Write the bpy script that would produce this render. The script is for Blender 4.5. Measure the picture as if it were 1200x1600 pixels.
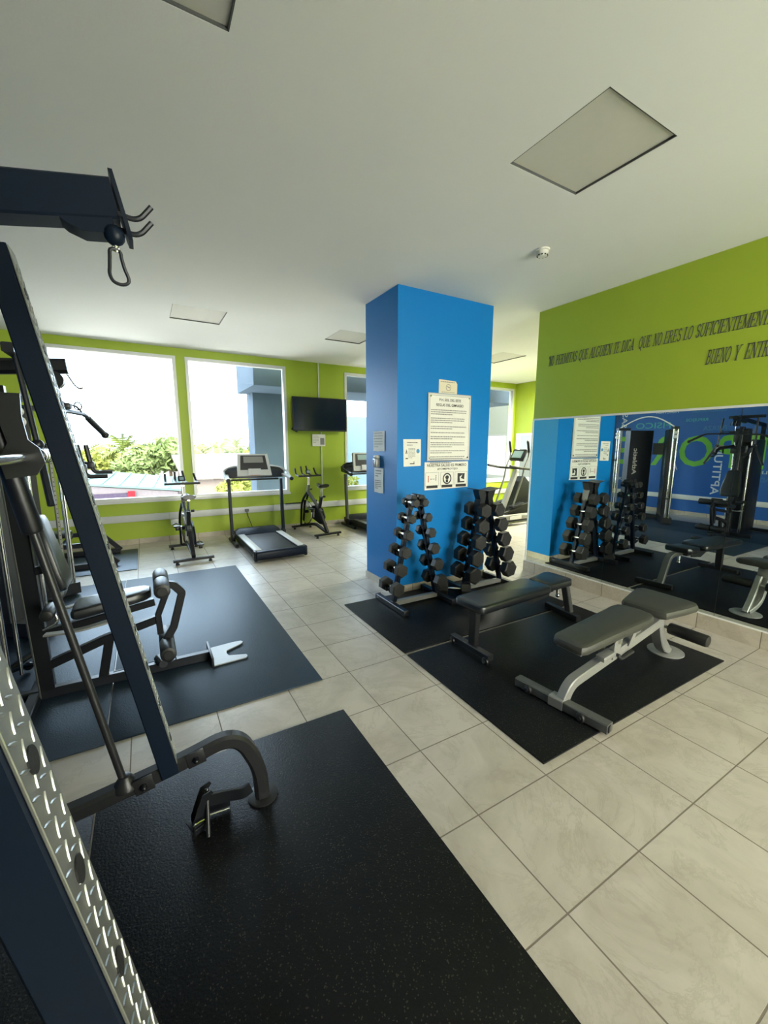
import bpy, bmesh, math, random
from mathutils import Vector, Matrix, Euler
random.seed(7)
PI = math.pi
C = bpy.context.scene.collection
sc = bpy.context.scene
for o in list(bpy.data.objects): bpy.data.objects.remove(o)

# ---------------- camera, sky, exposure ----------------
cam = bpy.data.cameras.new('camera'); co = bpy.data.objects.new('camera', cam); C.objects.link(co)
yaw, pit, rol = math.radians(30.102), math.radians(9.2524), math.radians(0.0863)
co.location = (0, 0, 1.62)
co.matrix_world = Matrix.Translation((0, 0, 1.62)) @ Matrix.Rotation(-yaw, 4, 'Z') @ Matrix.Rotation(PI/2 - pit, 4, 'X') @ Matrix.Rotation(rol, 4, 'Z')
cam.sensor_fit = 'VERTICAL'; cam.sensor_height = 36.0; cam.lens = 36.0*640.19/1600.0
cam.clip_start = 0.02; cam.clip_end = 300
sc.camera = co
SKY = 4.0
w = bpy.data.worlds.new('sky'); sc.world = w; w.use_nodes = True
nt = w.node_tree; nt.nodes.clear()
out = nt.nodes.new('ShaderNodeOutputWorld'); bg = nt.nodes.new('ShaderNodeBackground')
tc = nt.nodes.new('ShaderNodeTexCoord'); sep = nt.nodes.new('ShaderNodeSeparateXYZ')
mr = nt.nodes.new('ShaderNodeMapRange'); mr.inputs['From Min'].default_value = -0.7; mr.inputs['From Max'].default_value = 0.7
ramp = nt.nodes.new('ShaderNodeValToRGB')
ramp.color_ramp.elements[0].color = (1.75, 1.66, 1.46, 1); ramp.color_ramp.elements[1].color = (0.68, 0.845, 1.05, 1)
nt.links.new(tc.outputs['Generated'], sep.inputs[0]); nt.links.new(sep.outputs['Y'], mr.inputs['Value'])
nt.links.new(mr.outputs[0], ramp.inputs[0]); nt.links.new(ramp.outputs[0], bg.inputs['Color'])
bg.inputs['Strength'].default_value = SKY; nt.links.new(bg.outputs[0], out.inputs[0])
sc.view_settings.view_transform = 'Standard'; sc.view_settings.look = 'None'
sc.view_settings.exposure = 1.78; sc.view_settings.gamma = 1.0; sc.view_settings.use_curve_mapping = False
def portal(name, cx, cy, cz, sx, sz, rz):
    l = bpy.data.lights.new(name, 'AREA'); l.shape = 'RECTANGLE'; l.size = sx; l.size_y = sz; l.cycles.is_portal = True
    o = bpy.data.objects.new(name, l); C.objects.link(o); o.location = (cx, cy, cz); o.rotation_euler = (PI/2, 0, rz)
    return o

# ---------------- room numbers ----------------
XM, YW, ZC, TS, OX, OY = 4.207, 7.784, 3.184, 0.4482, 1.1568, 1.1551
XL, XR, YB = -2.62, 8.46, -3.2

# ---------------- materials ----------------
def mat(name, col, rough=0.5, metal=0.0, noise=0.0, nscale=20.0, bump=0.0, bscale=200.0, spec=0.5, coat=0.0):
    m = bpy.data.materials.new(name); m.use_nodes = True
    nt = m.node_tree; b = nt.nodes['Principled BSDF']
    b.inputs['Base Color'].default_value = (*col, 1); b.inputs['Roughness'].default_value = rough
    b.inputs['Metallic'].default_value = metal; b.inputs['Specular IOR Level'].default_value = spec
    b.inputs['Coat Weight'].default_value = coat
    tc = nt.nodes.new('ShaderNodeTexCoord')
    n = nt.nodes.new('ShaderNodeTexNoise'); n.inputs['Scale'].default_value = nscale; n.inputs['Detail'].default_value = 4
    nt.links.new(tc.outputs['Object'], n.inputs['Vector'])
    r = nt.nodes.new('ShaderNodeMix'); r.data_type = 'RGBA'
    k = max(noise, 0.03)
    r.inputs['A'].default_value = (*[c*(1-k) for c in col], 1); r.inputs['B'].default_value = (*[min(1, c*(1+k)) for c in col], 1)
    nt.links.new(n.outputs['Fac'], r.inputs['Factor']); nt.links.new(r.outputs['Result'], b.inputs['Base Color'])
    if bump:
        n2 = nt.nodes.new('ShaderNodeTexNoise'); n2.inputs['Scale'].default_value = bscale; n2.inputs['Detail'].default_value = 3
        nt.links.new(tc.outputs['Object'], n2.inputs['Vector'])
        bp = nt.nodes.new('ShaderNodeBump'); bp.inputs['Strength'].default_value = bump; bp.inputs['Distance'].default_value = 0.004
        nt.links.new(n2.outputs['Fac'], bp.inputs['Height']); nt.links.new(bp.outputs[0], b.inputs['Normal'])
    return m
M = {}
M['ceiling'] = mat('ceiling_paint', (0.80, 0.79, 0.76), 0.85, noise=0.05, nscale=0.8, bump=0.15, bscale=60)
M['panel'] = mat('light_panel', (0.60, 0.575, 0.51), 0.6)
M['green'] = mat('green_paint', (0.36, 0.47, 0.028), 0.5, noise=0.06, nscale=1.5, bump=0.1, bscale=90)
M['blue'] = mat('blue_paint', (0.0, 0.175, 0.50), 0.45, noise=0.06, nscale=2.0, bump=0.1, bscale=90, spec=0.3)
M['mural'] = mat('mural_blue_paint', (0.005, 0.09, 0.33), 0.5, noise=0.15, nscale=1.2)
M['white'] = mat('white_trim', (0.75, 0.75, 0.72), 0.45)
M['trunk'] = mat('white_plastic_trunking', (0.62, 0.63, 0.60), 0.4)
M['alu'] = mat('window_aluminium', (0.62, 0.63, 0.60), 0.4, 0.2)
M['black'] = mat('black_powder_coat', (0.005, 0.006, 0.009), 0.38, noise=0.1, spec=0.4)
M['dark'] = mat('dark_grey_metal', (0.011, 0.013, 0.018), 0.36, noise=0.1, spec=0.4)
M['navy'] = mat('gunmetal_coat', (0.0042, 0.0088, 0.019), 0.4, noise=0.1, nscale=8, spec=0.18)
M['gun'] = mat('warm_gunmetal', (0.020, 0.021, 0.023), 0.36, 0.3, noise=0.1)
M['rubber'] = mat('black_rubber', (0.008, 0.008, 0.009), 0.55, noise=0.2, bump=0.1)
M['rubberg'] = mat('grey_black_hex_rubber', (0.0125, 0.012, 0.0105), 0.5, noise=0.2, bump=0.1)
M['foam'] = mat('black_foam', (0.009, 0.0095, 0.01), 0.45, noise=0.1)
M['vinyl'] = mat('black_vinyl', (0.007, 0.009, 0.011), 0.3, noise=0.15, bump=0.08, bscale=300)
M['gvinyl'] = mat('grey_vinyl', (0.038, 0.039, 0.033), 0.42, noise=0.1, bump=0.1, bscale=400)
M['chrome'] = mat('chrome', (0.72, 0.72, 0.70), 0.16, 1.0)
M['silver'] = mat('silver_paint', (0.27, 0.27, 0.255), 0.4, 0.35, noise=0.08)
M['greysteel'] = mat('grey_steel_paint', (0.10, 0.103, 0.10), 0.42, 0.3, noise=0.1)
M['lightgrey'] = mat('light_grey_plastic', (0.5, 0.51, 0.5), 0.4)
M['platesil'] = mat('tread_plate', (0.30, 0.31, 0.30), 0.36, 0.8, noise=0.3, nscale=30)
M['paper'] = mat('paper', (0.74, 0.73, 0.66), 0.7, noise=0.05)
M['creampaper'] = mat('cream_card', (0.68, 0.62, 0.45), 0.6)
M['ink'] = mat('ink', (0.02, 0.02, 0.022), 0.6)
M['greyink'] = mat('grey_ink', (0.22, 0.22, 0.21), 0.7)
M['redink'] = mat('red_ink', (0.5, 0.07, 0.05), 0.6)
M['blueink'] = mat('blue_ink', (0.05, 0.25, 0.5), 0.6)
M['quote'] = mat('grey_vinyl_lettering', (0.10, 0.11, 0.07), 0.6)
M['mgreen'] = mat('mural_green', (0.13, 0.42, 0.03), 0.5)
M['mwhite'] = mat('mural_white', (0.55, 0.62, 0.66), 0.5)
M['mteal'] = mat('mural_teal', (0.03, 0.3, 0.3), 0.5)
M['mfaint'] = mat('mural_faint', (0.03, 0.16, 0.36), 0.5)
M['screen'] = mat('tv_screen', (0.006, 0.012, 0.03), 0.12)
M['lcd'] = mat('lcd', (0.25, 0.36, 0.38), 0.3)
M['label'] = mat('white_label', (0.7, 0.7, 0.7), 0.5)
M['letter'] = mat('shroud_lettering', (0.42, 0.40, 0.37), 0.5)
M['orange'] = mat('worn_orange_grip', (0.55, 0.22, 0.06), 0.5)
M['plastic'] = mat('cream_plastic', (0.66, 0.65, 0.58), 0.4)
M['teal_roof'] = mat('teal_metal_roof', (0.06, 0.105, 0.10), 0.5, noise=0.08, nscale=0.8, spec=0.05)
M['pale_roof'] = mat('pale_roof', (0.115, 0.10, 0.098), 0.6, spec=0.05)
M['ext_wall'] = mat('far_wall', (0.085, 0.08, 0.095), 0.8, spec=0.05)
M['ext_dark'] = mat('far_sign_band', (0.03, 0.025, 0.045), 0.7, spec=0.05)
M['ext_red'] = mat('far_red', (0.16, 0.008, 0.014), 0.6, spec=0.05)
M['ext_blue'] = mat('outer_blue_grey_render', (0.035, 0.05, 0.072), 0.8, noise=0.35, nscale=1.5, spec=0.05)
M['ext_pale'] = mat('outer_pale_blue_wall', (0.09, 0.14, 0.19), 0.8, noise=0.08, nscale=0.7, spec=0.05)
M['ext_grey'] = mat('outer_grey_wall', (0.05, 0.058, 0.057), 0.8, noise=0.15, nscale=1.0, spec=0.05)
M['asphalt'] = mat('pale_ground', (0.09, 0.085, 0.08), 0.9, noise=0.1, nscale=0.3, spec=0.05)
M['bounce_ground'] = mat('pale_bounce_ground', (0.72, 0.70, 0.66), 0.9)  # unseen near ground, added pale to bounce daylight up to the ceiling
M['leaf'] = mat('leaf_green', (0.10, 0.14, 0.055), 0.6, noise=0.5, nscale=0.8, spec=0.05)
M['leaf2'] = mat('leaf_yellow_green', (0.13, 0.15, 0.035), 0.6, noise=0.35, nscale=0.8, spec=0.05)
M['palm'] = mat('palm_leaf', (0.13, 0.17, 0.05), 0.5, noise=0.35, nscale=0.8, spec=0.05)
M['bark'] = mat('bark', (0.16, 0.13, 0.09), 0.9)

def glass():
    m = bpy.data.materials.new('window_glass'); m.use_nodes = True; nt = m.node_tree; nt.nodes.clear()
    o = nt.nodes.new('ShaderNodeOutputMaterial'); mx = nt.nodes.new('ShaderNodeMixShader')
    t = nt.nodes.new('ShaderNodeBsdfTransparent'); g = nt.nodes.new('ShaderNodeBsdfGlossy'); g.inputs['Roughness'].default_value = 0.02
    fr = nt.nodes.new('ShaderNodeFresnel'); fr.inputs['IOR'].default_value = 1.25
    t.inputs['Color'].default_value = (0.94, 0.96, 0.95, 1)
    nt.links.new(fr.outputs[0], mx.inputs[0]); nt.links.new(t.outputs[0], mx.inputs[1]); nt.links.new(g.outputs[0], mx.inputs[2]); nt.links.new(mx.outputs[0], o.inputs[0])
    return m
M['glass'] = glass()
M['mirror'] = mat('mirror_glass', (0.70, 0.76, 0.75), 0.006, 1.0, noise=0.0)
for n in list(M['mirror'].node_tree.nodes):
    if n.type in ('TEX_NOISE', 'MIX', 'TEX_COORD'): M['mirror'].node_tree.nodes.remove(n)

def tile_mat(name, c1, c2, grout, gw, bw, bh, off):
    m = bpy.data.materials.new(name); m.use_nodes = True; nt = m.node_tree; b = nt.nodes['Principled BSDF']
    N = lambda t: nt.nodes.new(t); L = nt.links.new
    g = N('ShaderNodeNewGeometry'); mp = N('ShaderNodeMapping'); mp.inputs['Location'].default_value = off
    L(g.outputs['Position'], mp.inputs['Vector'])
    br = N('ShaderNodeTexBrick'); br.offset = 0; br.squash = 1
    br.inputs['Scale'].default_value = 1; br.inputs['Mortar Size'].default_value = gw; br.inputs['Mortar Smooth'].default_value = 0.3
    br.inputs['Brick Width'].default_value = bw; br.inputs['Row Height'].default_value = bh; br.inputs['Bias'].default_value = 0
    br.inputs['Color1'].default_value = (0, 0, 0, 1); br.inputs['Color2'].default_value = (1, 1, 1, 1)
    L(mp.outputs[0], br.inputs['Vector'])
    # offset the marbling per tile so the veins break at each joint
    add = N('ShaderNodeVectorMath'); add.operation = 'MULTIPLY_ADD'
    L(br.outputs['Color'], add.inputs[0]); add.inputs[1].default_value = (7, 5, 3); L(g.outputs['Position'], add.inputs[2])
    n1 = N('ShaderNodeTexNoise'); n1.inputs['Scale'].default_value = 3.2; n1.inputs['Detail'].default_value = 9; n1.inputs['Roughness'].default_value = 0.62; n1.inputs['Distortion'].default_value = 1.2
    L(add.outputs[0], n1.inputs['Vector'])
    r1 = N('ShaderNodeValToRGB'); e = r1.color_ramp.elements
    e[0].position = 0.30; e[0].color = (*c2, 1); e[1].position = 0.62; e[1].color = (*c1, 1)
    L(n1.outputs['Fac'], r1.inputs[0])
    n2 = N('ShaderNodeTexNoise'); n2.inputs['Scale'].default_value = 2.2; n2.inputs['Detail'].default_value = 10; n2.inputs['Roughness'].default_value = 0.7; n2.inputs['Distortion'].default_value = 0.8
    L(add.outputs[0], n2.inputs['Vector'])
    r2 = N('ShaderNodeValToRGB'); e = r2.color_ramp.elements
    e[0].position = 0.475; e[0].color = (0, 0, 0, 1); e[1].position = 0.5; e[1].color = (1, 1, 1, 1)
    x = r2.color_ramp.elements.new(0.525); x.color = (0, 0, 0, 1)
    L(n2.outputs['Fac'], r2.inputs[0])
    n3 = N('ShaderNodeTexNoise'); n3.inputs['Scale'].default_value = 4; L(add.outputs[0], n3.inputs['Vector'])
    mu = N('ShaderNodeMath'); mu.operation = 'MULTIPLY'; L(r2.outputs[0], mu.inputs[0]); L(n3.outputs['Fac'], mu.inputs[1])
    mu2 = N('ShaderNodeMath'); mu2.operation = 'MULTIPLY'; L(mu.outputs[0], mu2.inputs[0]); mu2.inputs[1].default_value = 0.55
    mv = N('ShaderNodeMix'); mv.data_type = 'RGBA'; L(mu2.outputs[0], mv.inputs['Factor']); L(r1.outputs[0], mv.inputs['A']); mv.inputs['B'].default_value = (0.27, 0.23, 0.18, 1)
    mg = N('ShaderNodeMix'); mg.data_type = 'RGBA'; L(br.outputs['Fac'], mg.inputs['Factor']); L(mv.outputs['Result'], mg.inputs['A']); mg.inputs['B'].default_value = (*grout, 1)
    L(mg.outputs['Result'], b.inputs['Base Color'])
    rr = N('ShaderNodeMapRange'); L(br.outputs['Fac'], rr.inputs['Value']); rr.inputs['To Min'].default_value = 0.3; rr.inputs['To Max'].default_value = 0.8
    L(rr.outputs[0], b.inputs['Roughness'])
    bp = N('ShaderNodeBump'); bp.inputs['Strength'].default_value = 0.4; bp.inputs['Distance'].default_value = 0.002; bp.invert = True
    L(br.outputs['Fac'], bp.inputs['Height']); L(bp.outputs[0], b.inputs['Normal'])
    return m
M['floor'] = tile_mat('floor_tile', (0.47, 0.43, 0.37), (0.37, 0.33, 0.275), (0.16, 0.13, 0.10), 0.0035, TS, TS, (-OX+10*TS, -OY+10*TS, 0))
M['skirt'] = tile_mat('skirting_tile', (0.50, 0.45, 0.36), (0.40, 0.35, 0.27), (0.16, 0.13, 0.10), 0.0035, TS, 5.0, (-OX+10*TS, 2.5, 0))
def skirt_y():
    m = tile_mat('skirting_tile_side', (0.50, 0.45, 0.36), (0.40, 0.35, 0.27), (0.16, 0.13, 0.10), 0.0035, TS, 5.0, (-OY+10*TS, 2.5, 0))
    for n in m.node_tree.nodes:
        if n.type == 'MAPPING': n.inputs['Rotation'].default_value = (0, 0, -PI/2)
    return m
M['skirty'] = skirt_y()

def mat_rubber(name, base, fleck, amt):
    m = bpy.data.materials.new(name); m.use_nodes = True; nt = m.node_tree; b = nt.nodes['Principled BSDF']
    N = lambda t: nt.nodes.new(t); L = nt.links.new
    tc = N('ShaderNodeTexCoord'); v = N('ShaderNodeTexVoronoi'); v.inputs['Scale'].default_value = 260
    L(tc.outputs['Object'], v.inputs['Vector'])
    sp = N('ShaderNodeSeparateColor'); L(v.outputs['Color'], sp.inputs[0])
    r = N('ShaderNodeMath'); r.operation = 'GREATER_THAN'; r.inputs[1].default_value = 1-amt; L(sp.outputs[0], r.inputs[0])
    mx = N('ShaderNodeMix'); mx.data_type = 'RGBA'; L(r.outputs[0], mx.inputs['Factor']); mx.inputs['A'].default_value = (*base, 1); mx.inputs['B'].default_value = (*fleck, 1)
    L(mx.outputs['Result'], b.inputs['Base Color']); b.inputs['Roughness'].default_value = 0.42; b.inputs['Specular IOR Level'].default_value = 0.3
    n = N('ShaderNodeTexNoise'); n.inputs['Scale'].default_value = 130; n.inputs['Detail'].default_value = 4; L(tc.outputs['Object'], n.inputs['Vector'])
    bp = N('ShaderNodeBump'); bp.inputs['Strength'].default_value = 0.5; bp.inputs['Distance'].default_value = 0.003
    L(n.outputs['Fac'], bp.inputs['Height']); L(bp.outputs[0], b.inputs['Normal'])
    return m
M['mat'] = mat_rubber('recycled_rubber_mat', (0.0045, 0.005, 0.006), (0.035, 0.035, 0.026), 0.04)
M['mat'].node_tree.nodes['Principled BSDF'].inputs['Specular IOR Level'].default_value = 0.16
M['mat_sheen'] = mat_rubber('smooth_rubber_sky_sheen', (0.010, 0.018, 0.030), (0.02, 0.022, 0.022), 0.05)  # smoother mat; bluish window reflection is put into its base colour
M['mat_sheen'].node_tree.nodes['Principled BSDF'].inputs['Specular IOR Level'].default_value = 0.6
M['mat_sheen'].node_tree.nodes['Principled BSDF'].inputs['Roughness'].default_value = 0.48
M['mat_sheen'].node_tree.nodes['Principled BSDF'].inputs['Specular Tint'].default_value = (0.62, 0.82, 1, 1)  # blue specular tint paints in more of the window reflection

# ---------------- helpers ----------------
def V(*a): return Vector(a)
def fil(pts, r=0.05, n=6):
    """round the corners of a polyline"""
    pts = [Vector(p) for p in pts]; o = [pts[0]]
    for i in range(1, len(pts)-1):
        a, b, c = pts[i-1], pts[i], pts[i+1]
        rr = min(r, (a-b).length*0.48, (c-b).length*0.48)
        p, q = b+(a-b).normalized()*rr, b+(c-b).normalized()*rr
        for k in range(n+1):
            t = k/n; o.append(p*(1-t)**2 + b*2*t*(1-t) + q*t*t)
    o.append(pts[-1]); return o
class MB:
    def __init__(s): s.bm = bmesh.new()
    def _add(s, verts, faces, mtx=None):
        vs = [s.bm.verts.new((mtx @ Vector(v)) if mtx else v) for v in verts]
        fs = []
        for f in faces:
            try: fs.append(s.bm.faces.new([vs[i] for i in f]))
            except ValueError: pass
        return vs, fs
    def box(s, c, d, rot=None, bev=0.0, seg=2):
        m = Matrix.Translation(c)
        if rot is not None: m = m @ (Euler(rot).to_matrix().to_4x4() if not isinstance(rot, Matrix) else rot.to_4x4())
        x, y, z = d[0]/2, d[1]/2, d[2]/2
        vs, fs = s._add([(-x,-y,-z),(x,-y,-z),(x,y,-z),(-x,y,-z),(-x,-y,z),(x,-y,z),(x,y,z),(-x,y,z)],
            [(0,3,2,1),(4,5,6,7),(0,1,5,4),(1,2,6,5),(2,3,7,6),(3,0,4,7)], m)
        if bev > 0:
            ed = list({e for f in fs for e in f.edges})
            bmesh.ops.bevel(s.bm, geom=ed, offset=min(bev, 0.45*min(d)), segments=seg, profile=0.5, affect='EDGES')
        return s
    def bb(s, a, b, bev=0.0):
        return s.box([(a[i]+b[i])/2 for i in range(3)], [abs(b[i]-a[i]) for i in range(3)], None, bev)
    def rings(s, rings, cap=True, closed=True):
        n = len(rings[0]); R = [[s.bm.verts.new(p) for p in r] for r in rings]
        for a, b in zip(R, R[1:]):
            for i in range(n if closed else n-1):
                j = (i+1) % n
                try: s.bm.faces.new((a[i], a[j], b[j], b[i]))
                except ValueError: pass
        if cap and closed:
            for r, rev in ((R[0], True), (R[-1], False)):
                try: s.bm.faces.new(list(reversed(r)) if rev else r)
                except ValueError: pass
        return s
    def cyl(s, p0, p1, r, r2=None, seg=16):
        p0, p1 = Vector(p0), Vector(p1); r2 = r if r2 is None else r2
        t = (p1-p0).normalized(); a = t.orthogonal().normalized(); b = t.cross(a)
        s.rings([[p + (a*math.cos(2*PI*k/seg)+b*math.sin(2*PI*k/seg))*q for k in range(seg)] for p, q in ((p0, r), (p1, r2))])
        return s
    def pad(s, p0, p1, r, e=0.012, seg=18):
        """cylinder with rounded ends"""
        p0, p1 = Vector(p0), Vector(p1); t = (p1-p0).normalized(); a = t.orthogonal().normalized(); b = t.cross(a)
        prof = [(0, r-e), (e*0.3, r-e*0.3), (e, r), ((p1-p0).length-e, r), ((p1-p0).length-e*0.3, r-e*0.3), ((p1-p0).length, r-e)]
        s.rings([[p0+t*d + (a*math.cos(2*PI*k/seg)+b*math.sin(2*PI*k/seg))*q for k in range(seg)] for d, q in prof])
        return s
    def lathe(s, prof, c=(0,0,0), ax=(0,0,1), seg=20):
        ax = Vector(ax).normalized(); a = ax.orthogonal().normalized(); b = ax.cross(a); c = Vector(c)
        s.rings([[c+ax*d+(a*math.cos(2*PI*k/seg)+b*math.sin(2*PI*k/seg))*max(q, 1e-4) for k in range(seg)] for d, q in prof]); return s
    def tube(s, pts, r, seg=10, closed=False):
        pts = [Vector(p) for p in pts]; n = len(pts); R = []; a = None
        for i, p in enumerate(pts):
            if closed: t = (pts[(i+1) % n]-pts[i-1]).normalized()
            else: t = (pts[min(i+1, n-1)]-pts[max(i-1, 0)]).normalized()
            a = t.orthogonal().normalized() if a is None else (a-t*a.dot(t)).normalized()
            b = t.cross(a); q = r[i] if isinstance(r, (list, tuple)) else r
            R.append([p+(a*math.cos(2*PI*k/seg)+b*math.sin(2*PI*k/seg))*q for k in range(seg)])
        if closed: R.append(R[0]); s.rings(R, cap=False)
        else: s.rings(R)
        return s
    def rt(s, pts, w, h, side=(0,1,0), ch=0.006):
        """rectangular tube swept along a path; w across side, h the other way; small chamfer"""
        pts = [Vector(p) for p in pts]; n = len(pts); R = []; sd = Vector(side)
        for i, p in enumerate(pts):
            t = (pts[min(i+1, n-1)]-pts[max(i-1, 0)]).normalized()
            a = (sd-t*sd.dot(t)).normalized(); b = t.cross(a); x, y = w/2, h/2; c = min(ch, x*.5, y*.5)
            R.append([p+a*u+b*v for u, v in ((-x+c,-y),(x-c,-y),(x,-y+c),(x,y-c),(x-c,y),(-x+c,y),(-x,y-c),(-x,-y+c))])
        s.rings(R); return s
    def prism(s, poly, o, u, v, t):
        """polygon (list of 2d) in the frame o,u,v extruded by vector t"""
        o, u, v, t = Vector(o), Vector(u), Vector(v), Vector(t)
        A = [o+u*x+v*y for x, y in poly]; s.rings([A, [p+t for p in A]]); return s
    def sph(s, c, r, sc_=(1,1,1), seg=14):
        m = Matrix.Translation(c) @ Matrix.Diagonal((*[r*k for k in sc_], 1))
        bmesh.ops.create_uvsphere(s.bm, u_segments=seg, v_segments=seg//2+1, radius=1, matrix=m); return s
    def cushion(s, outline, o, u, v, nrm, th, e=0.018, rows=4):
        """upholstered pad: outline polygon in u,v, thickness th along nrm, rounded rim, slightly crowned"""
        o, u, v, nrm = Vector(o), Vector(u), Vector(v), Vector(nrm)
        cx = sum(p[0] for p in outline)/len(outline); cy = sum(p[1] for p in outline)/len(outline)
        def ring(inset, h):
            r = []
            for x, y in outline:
                dx, dy = x-cx, y-cy; L = math.hypot(dx, dy); k = max(0, (L-inset)/L)
                r.append(o+u*(cx+dx*k)+v*(cy+dy*k)+nrm*h)
            return r
        R = [ring(e, 0), ring(e*0.3, e*0.3), ring(0, e), ring(0, th-e), ring(e*0.3, th-e*0.3), ring(e, th), ring(e*2.5, th+0.004)]
        s.rings(R); return s
    def build(s, name, material, parent=None, world=True, kind=None):
        me = bpy.data.meshes.new(name)
        off = parent_world(parent) if (parent and world) else None
        bmesh.ops.recalc_face_normals(s.bm, faces=s.bm.faces)
        if off is not None: bmesh.ops.transform(s.bm, matrix=off.inverted(), verts=s.bm.verts)
        for e in s.bm.edges:
            if len(e.link_faces) != 2 or e.calc_face_angle(0) > math.radians(34): e.smooth = False
        for f in s.bm.faces: f.smooth = True
        s.bm.to_mesh(me); s.bm.free(); me.materials.append(M[material] if isinstance(material, str) else material)
        o = bpy.data.objects.new(name, me); C.objects.link(o)
        if parent: o.parent = parent
        if kind: o['kind'] = kind
        return o
def parent_world(p):
    m = Matrix.Identity(4)
    while p is not None:
        m = (Matrix.Translation(p.location) @ p.rotation_euler.to_matrix().to_4x4()) @ m; p = p.parent
    return m
def thing(name, label, cat, loc=(0,0,0), rz=0.0, group=None):
    o = bpy.data.objects.new(name, None); C.objects.link(o); o.location = loc; o.rotation_euler = (0, 0, rz)
    o.empty_display_size = 0.1
    o['label'] = label; o['category'] = cat
    if group: o['group'] = group
    return o
def tag(o, label, cat, group=None):
    o['label'] = label; o['category'] = cat
    if group: o['group'] = group
    return o
def dup(o, parent=None):
    c = o.copy(); C.objects.link(c); c.parent = parent
    for ch in list(o.children): dup(ch, c)
    return c
def rrect(w, h, r=0.03, n=4, cx=0.0, cy=0.0):
    o = []
    for sx, sy, a0 in ((1,1,0),(-1,1,PI/2),(-1,-1,PI),(1,-1,1.5*PI)):
        for k in range(n+1):
            a = a0+k/n*PI/2; o.append((cx+sx*(w/2-r)+r*math.cos(a), cy+sy*(h/2-r)+r*math.sin(a)))
    return o
def text_geo(txt, bold=0.0):
    cu = bpy.data.curves.new('t', 'FONT'); cu.body = txt; cu.size = 1; cu.offset = bold; cu.resolution_u = 3
    ob = bpy.data.objects.new('t', cu); C.objects.link(ob)
    dg = bpy.context.evaluated_depsgraph_get(); dg.update()
    me = bpy.data.meshes.new_from_object(ob.evaluated_get(dg))
    vs = [tuple(v.co) for v in me.vertices]; fs = [tuple(p.vertices) for p in me.polygons]
    bpy.data.objects.remove(ob); bpy.data.curves.remove(cu); bpy.data.meshes.remove(me)
    return vs, fs
def text(mb, txt, o, u, v, wd, ht, bold=0.0, eps=0.0015, th=0.0):
    """flat letters fitted in the box o..o+u*wd+v*ht (normal u x v)"""
    vs, fs = text_geo(txt, bold); o, u, v = Vector(o), Vector(u), Vector(v); n = u.cross(v)
    x0 = min(p[0] for p in vs); x1 = max(p[0] for p in vs); y0 = min(p[1] for p in vs); y1 = max(p[1] for p in vs)
    P = [o+u*((p[0]-x0)/(x1-x0)*wd)+v*((p[1]-y0)/(y1-y0)*ht)+n*eps for p in vs]
    mb._add(P, fs); return mb
def plain(mb, a, u, v, wd, ht, n, eps=0.0015):
    a, u, v, n = Vector(a), Vector(u), Vector(v), Vector(n)
    mb._add([a+n*eps, a+u*wd+n*eps, a+u*wd+v*ht+n*eps, a+v*ht+n*eps], [(0,1,2,3)]); return mb
def scribble(mb, o, u, v, wd, lines, pitch, h, n, eps, seed, last=0.5):
    """unreadable lines of small print: rows of short dashes"""
    rnd = random.Random(seed); o, u, v = Vector(o), Vector(u), Vector(v)
    for i in range(lines):
        lim = wd*(last if i == lines-1 else 0.93+0.07*rnd.random()); x = 0
        while x < lim:
            L = min(rnd.uniform(.008, .03), lim-x)
            plain(mb, o+u*x-v*(i*pitch), u, v, L, h, n, eps); x += L+0.004
def struct(o): o['kind'] = 'structure'; return o
ORI = Vector((0,0,0))

# ---------------- room shell ----------------
struct(MB().bb((XL-.1, YB-.1, -.12), (XR+.1, YW+.1, 0)).build('floor', 'floor'))
def wall_with_holes(name, material, axis, pos, th, a0, a1, z0, z1, holes, outward):
    """wall along x (axis 'x', at y=pos) or along y (axis 'y', at x=pos) with rectangular openings"""
    xs = sorted({a0, a1, *[h[0] for h in holes], *[h[1] for h in holes]}); zs = sorted({z0, z1, *[h[2] for h in holes], *[h[3] for h in holes]})
    mb = MB()
    for i in range(len(xs)-1):
        col = []
        for j in range(len(zs)-1):
            cx, cz = (xs[i]+xs[i+1])/2, (zs[j]+zs[j+1])/2
            solid = not any(h[0] < cx < h[1] and h[2] < cz < h[3] for h in holes)
            if solid:
                if col and col[-1][1] == zs[j]: col[-1][1] = zs[j+1]
                else: col.append([zs[j], zs[j+1]])
        for za, zb in col:
            if axis == 'x': mb.bb((xs[i], pos, za), (xs[i+1], pos+outward*th, zb))
            else: mb.bb((pos, xs[i], za), (pos+outward*th, xs[i+1], zb))
    bmesh.ops.remove_doubles(mb.bm, verts=mb.bm.verts, dist=1e-5)
    return struct(mb.build(name, material))
WIN = [(-1.14, .56, .72, 3.055), (.70, 2.39, .72, 3.055), (3.585, 5.28, .72, 3.055), (6.70, 8.39, .72, 3.055)]
wall_with_holes('wall_back', 'green', 'x', YW, .16, XL-.1, XR+.1, 0, ZC+.2, WIN, 1)
SW = (5.1, 7.70, .75, 1.93)
wall_with_holes('wall_right', 'green', 'y', XR, .16, YB, YW, 0, ZC+.2, [SW], 1)
BW = [(1.3, 2.65, .1, 3.05), (2.75, 4.1, .1, 3.05)]
wall_with_holes('wall_front', 'green', 'x', YB, .16, XL-.1, XR+.1, 0, ZC+.2, BW, -1)
struct(MB().bb((XL-.1, YB, 0), (XL, YW, ZC+.2)).build('wall_left', 'mural'))
# green wall that carries the mirror
mw = struct(MB().bb((XM, YB, 0), (XM+.15, 3.565, ZC+.1)).build('wall_mirror', 'green'))
# blue column
struct(MB().bb((2.29, 3.68, 0), (3.572, 4.37, ZC+.05)).build('wall_column', 'blue'))
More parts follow.
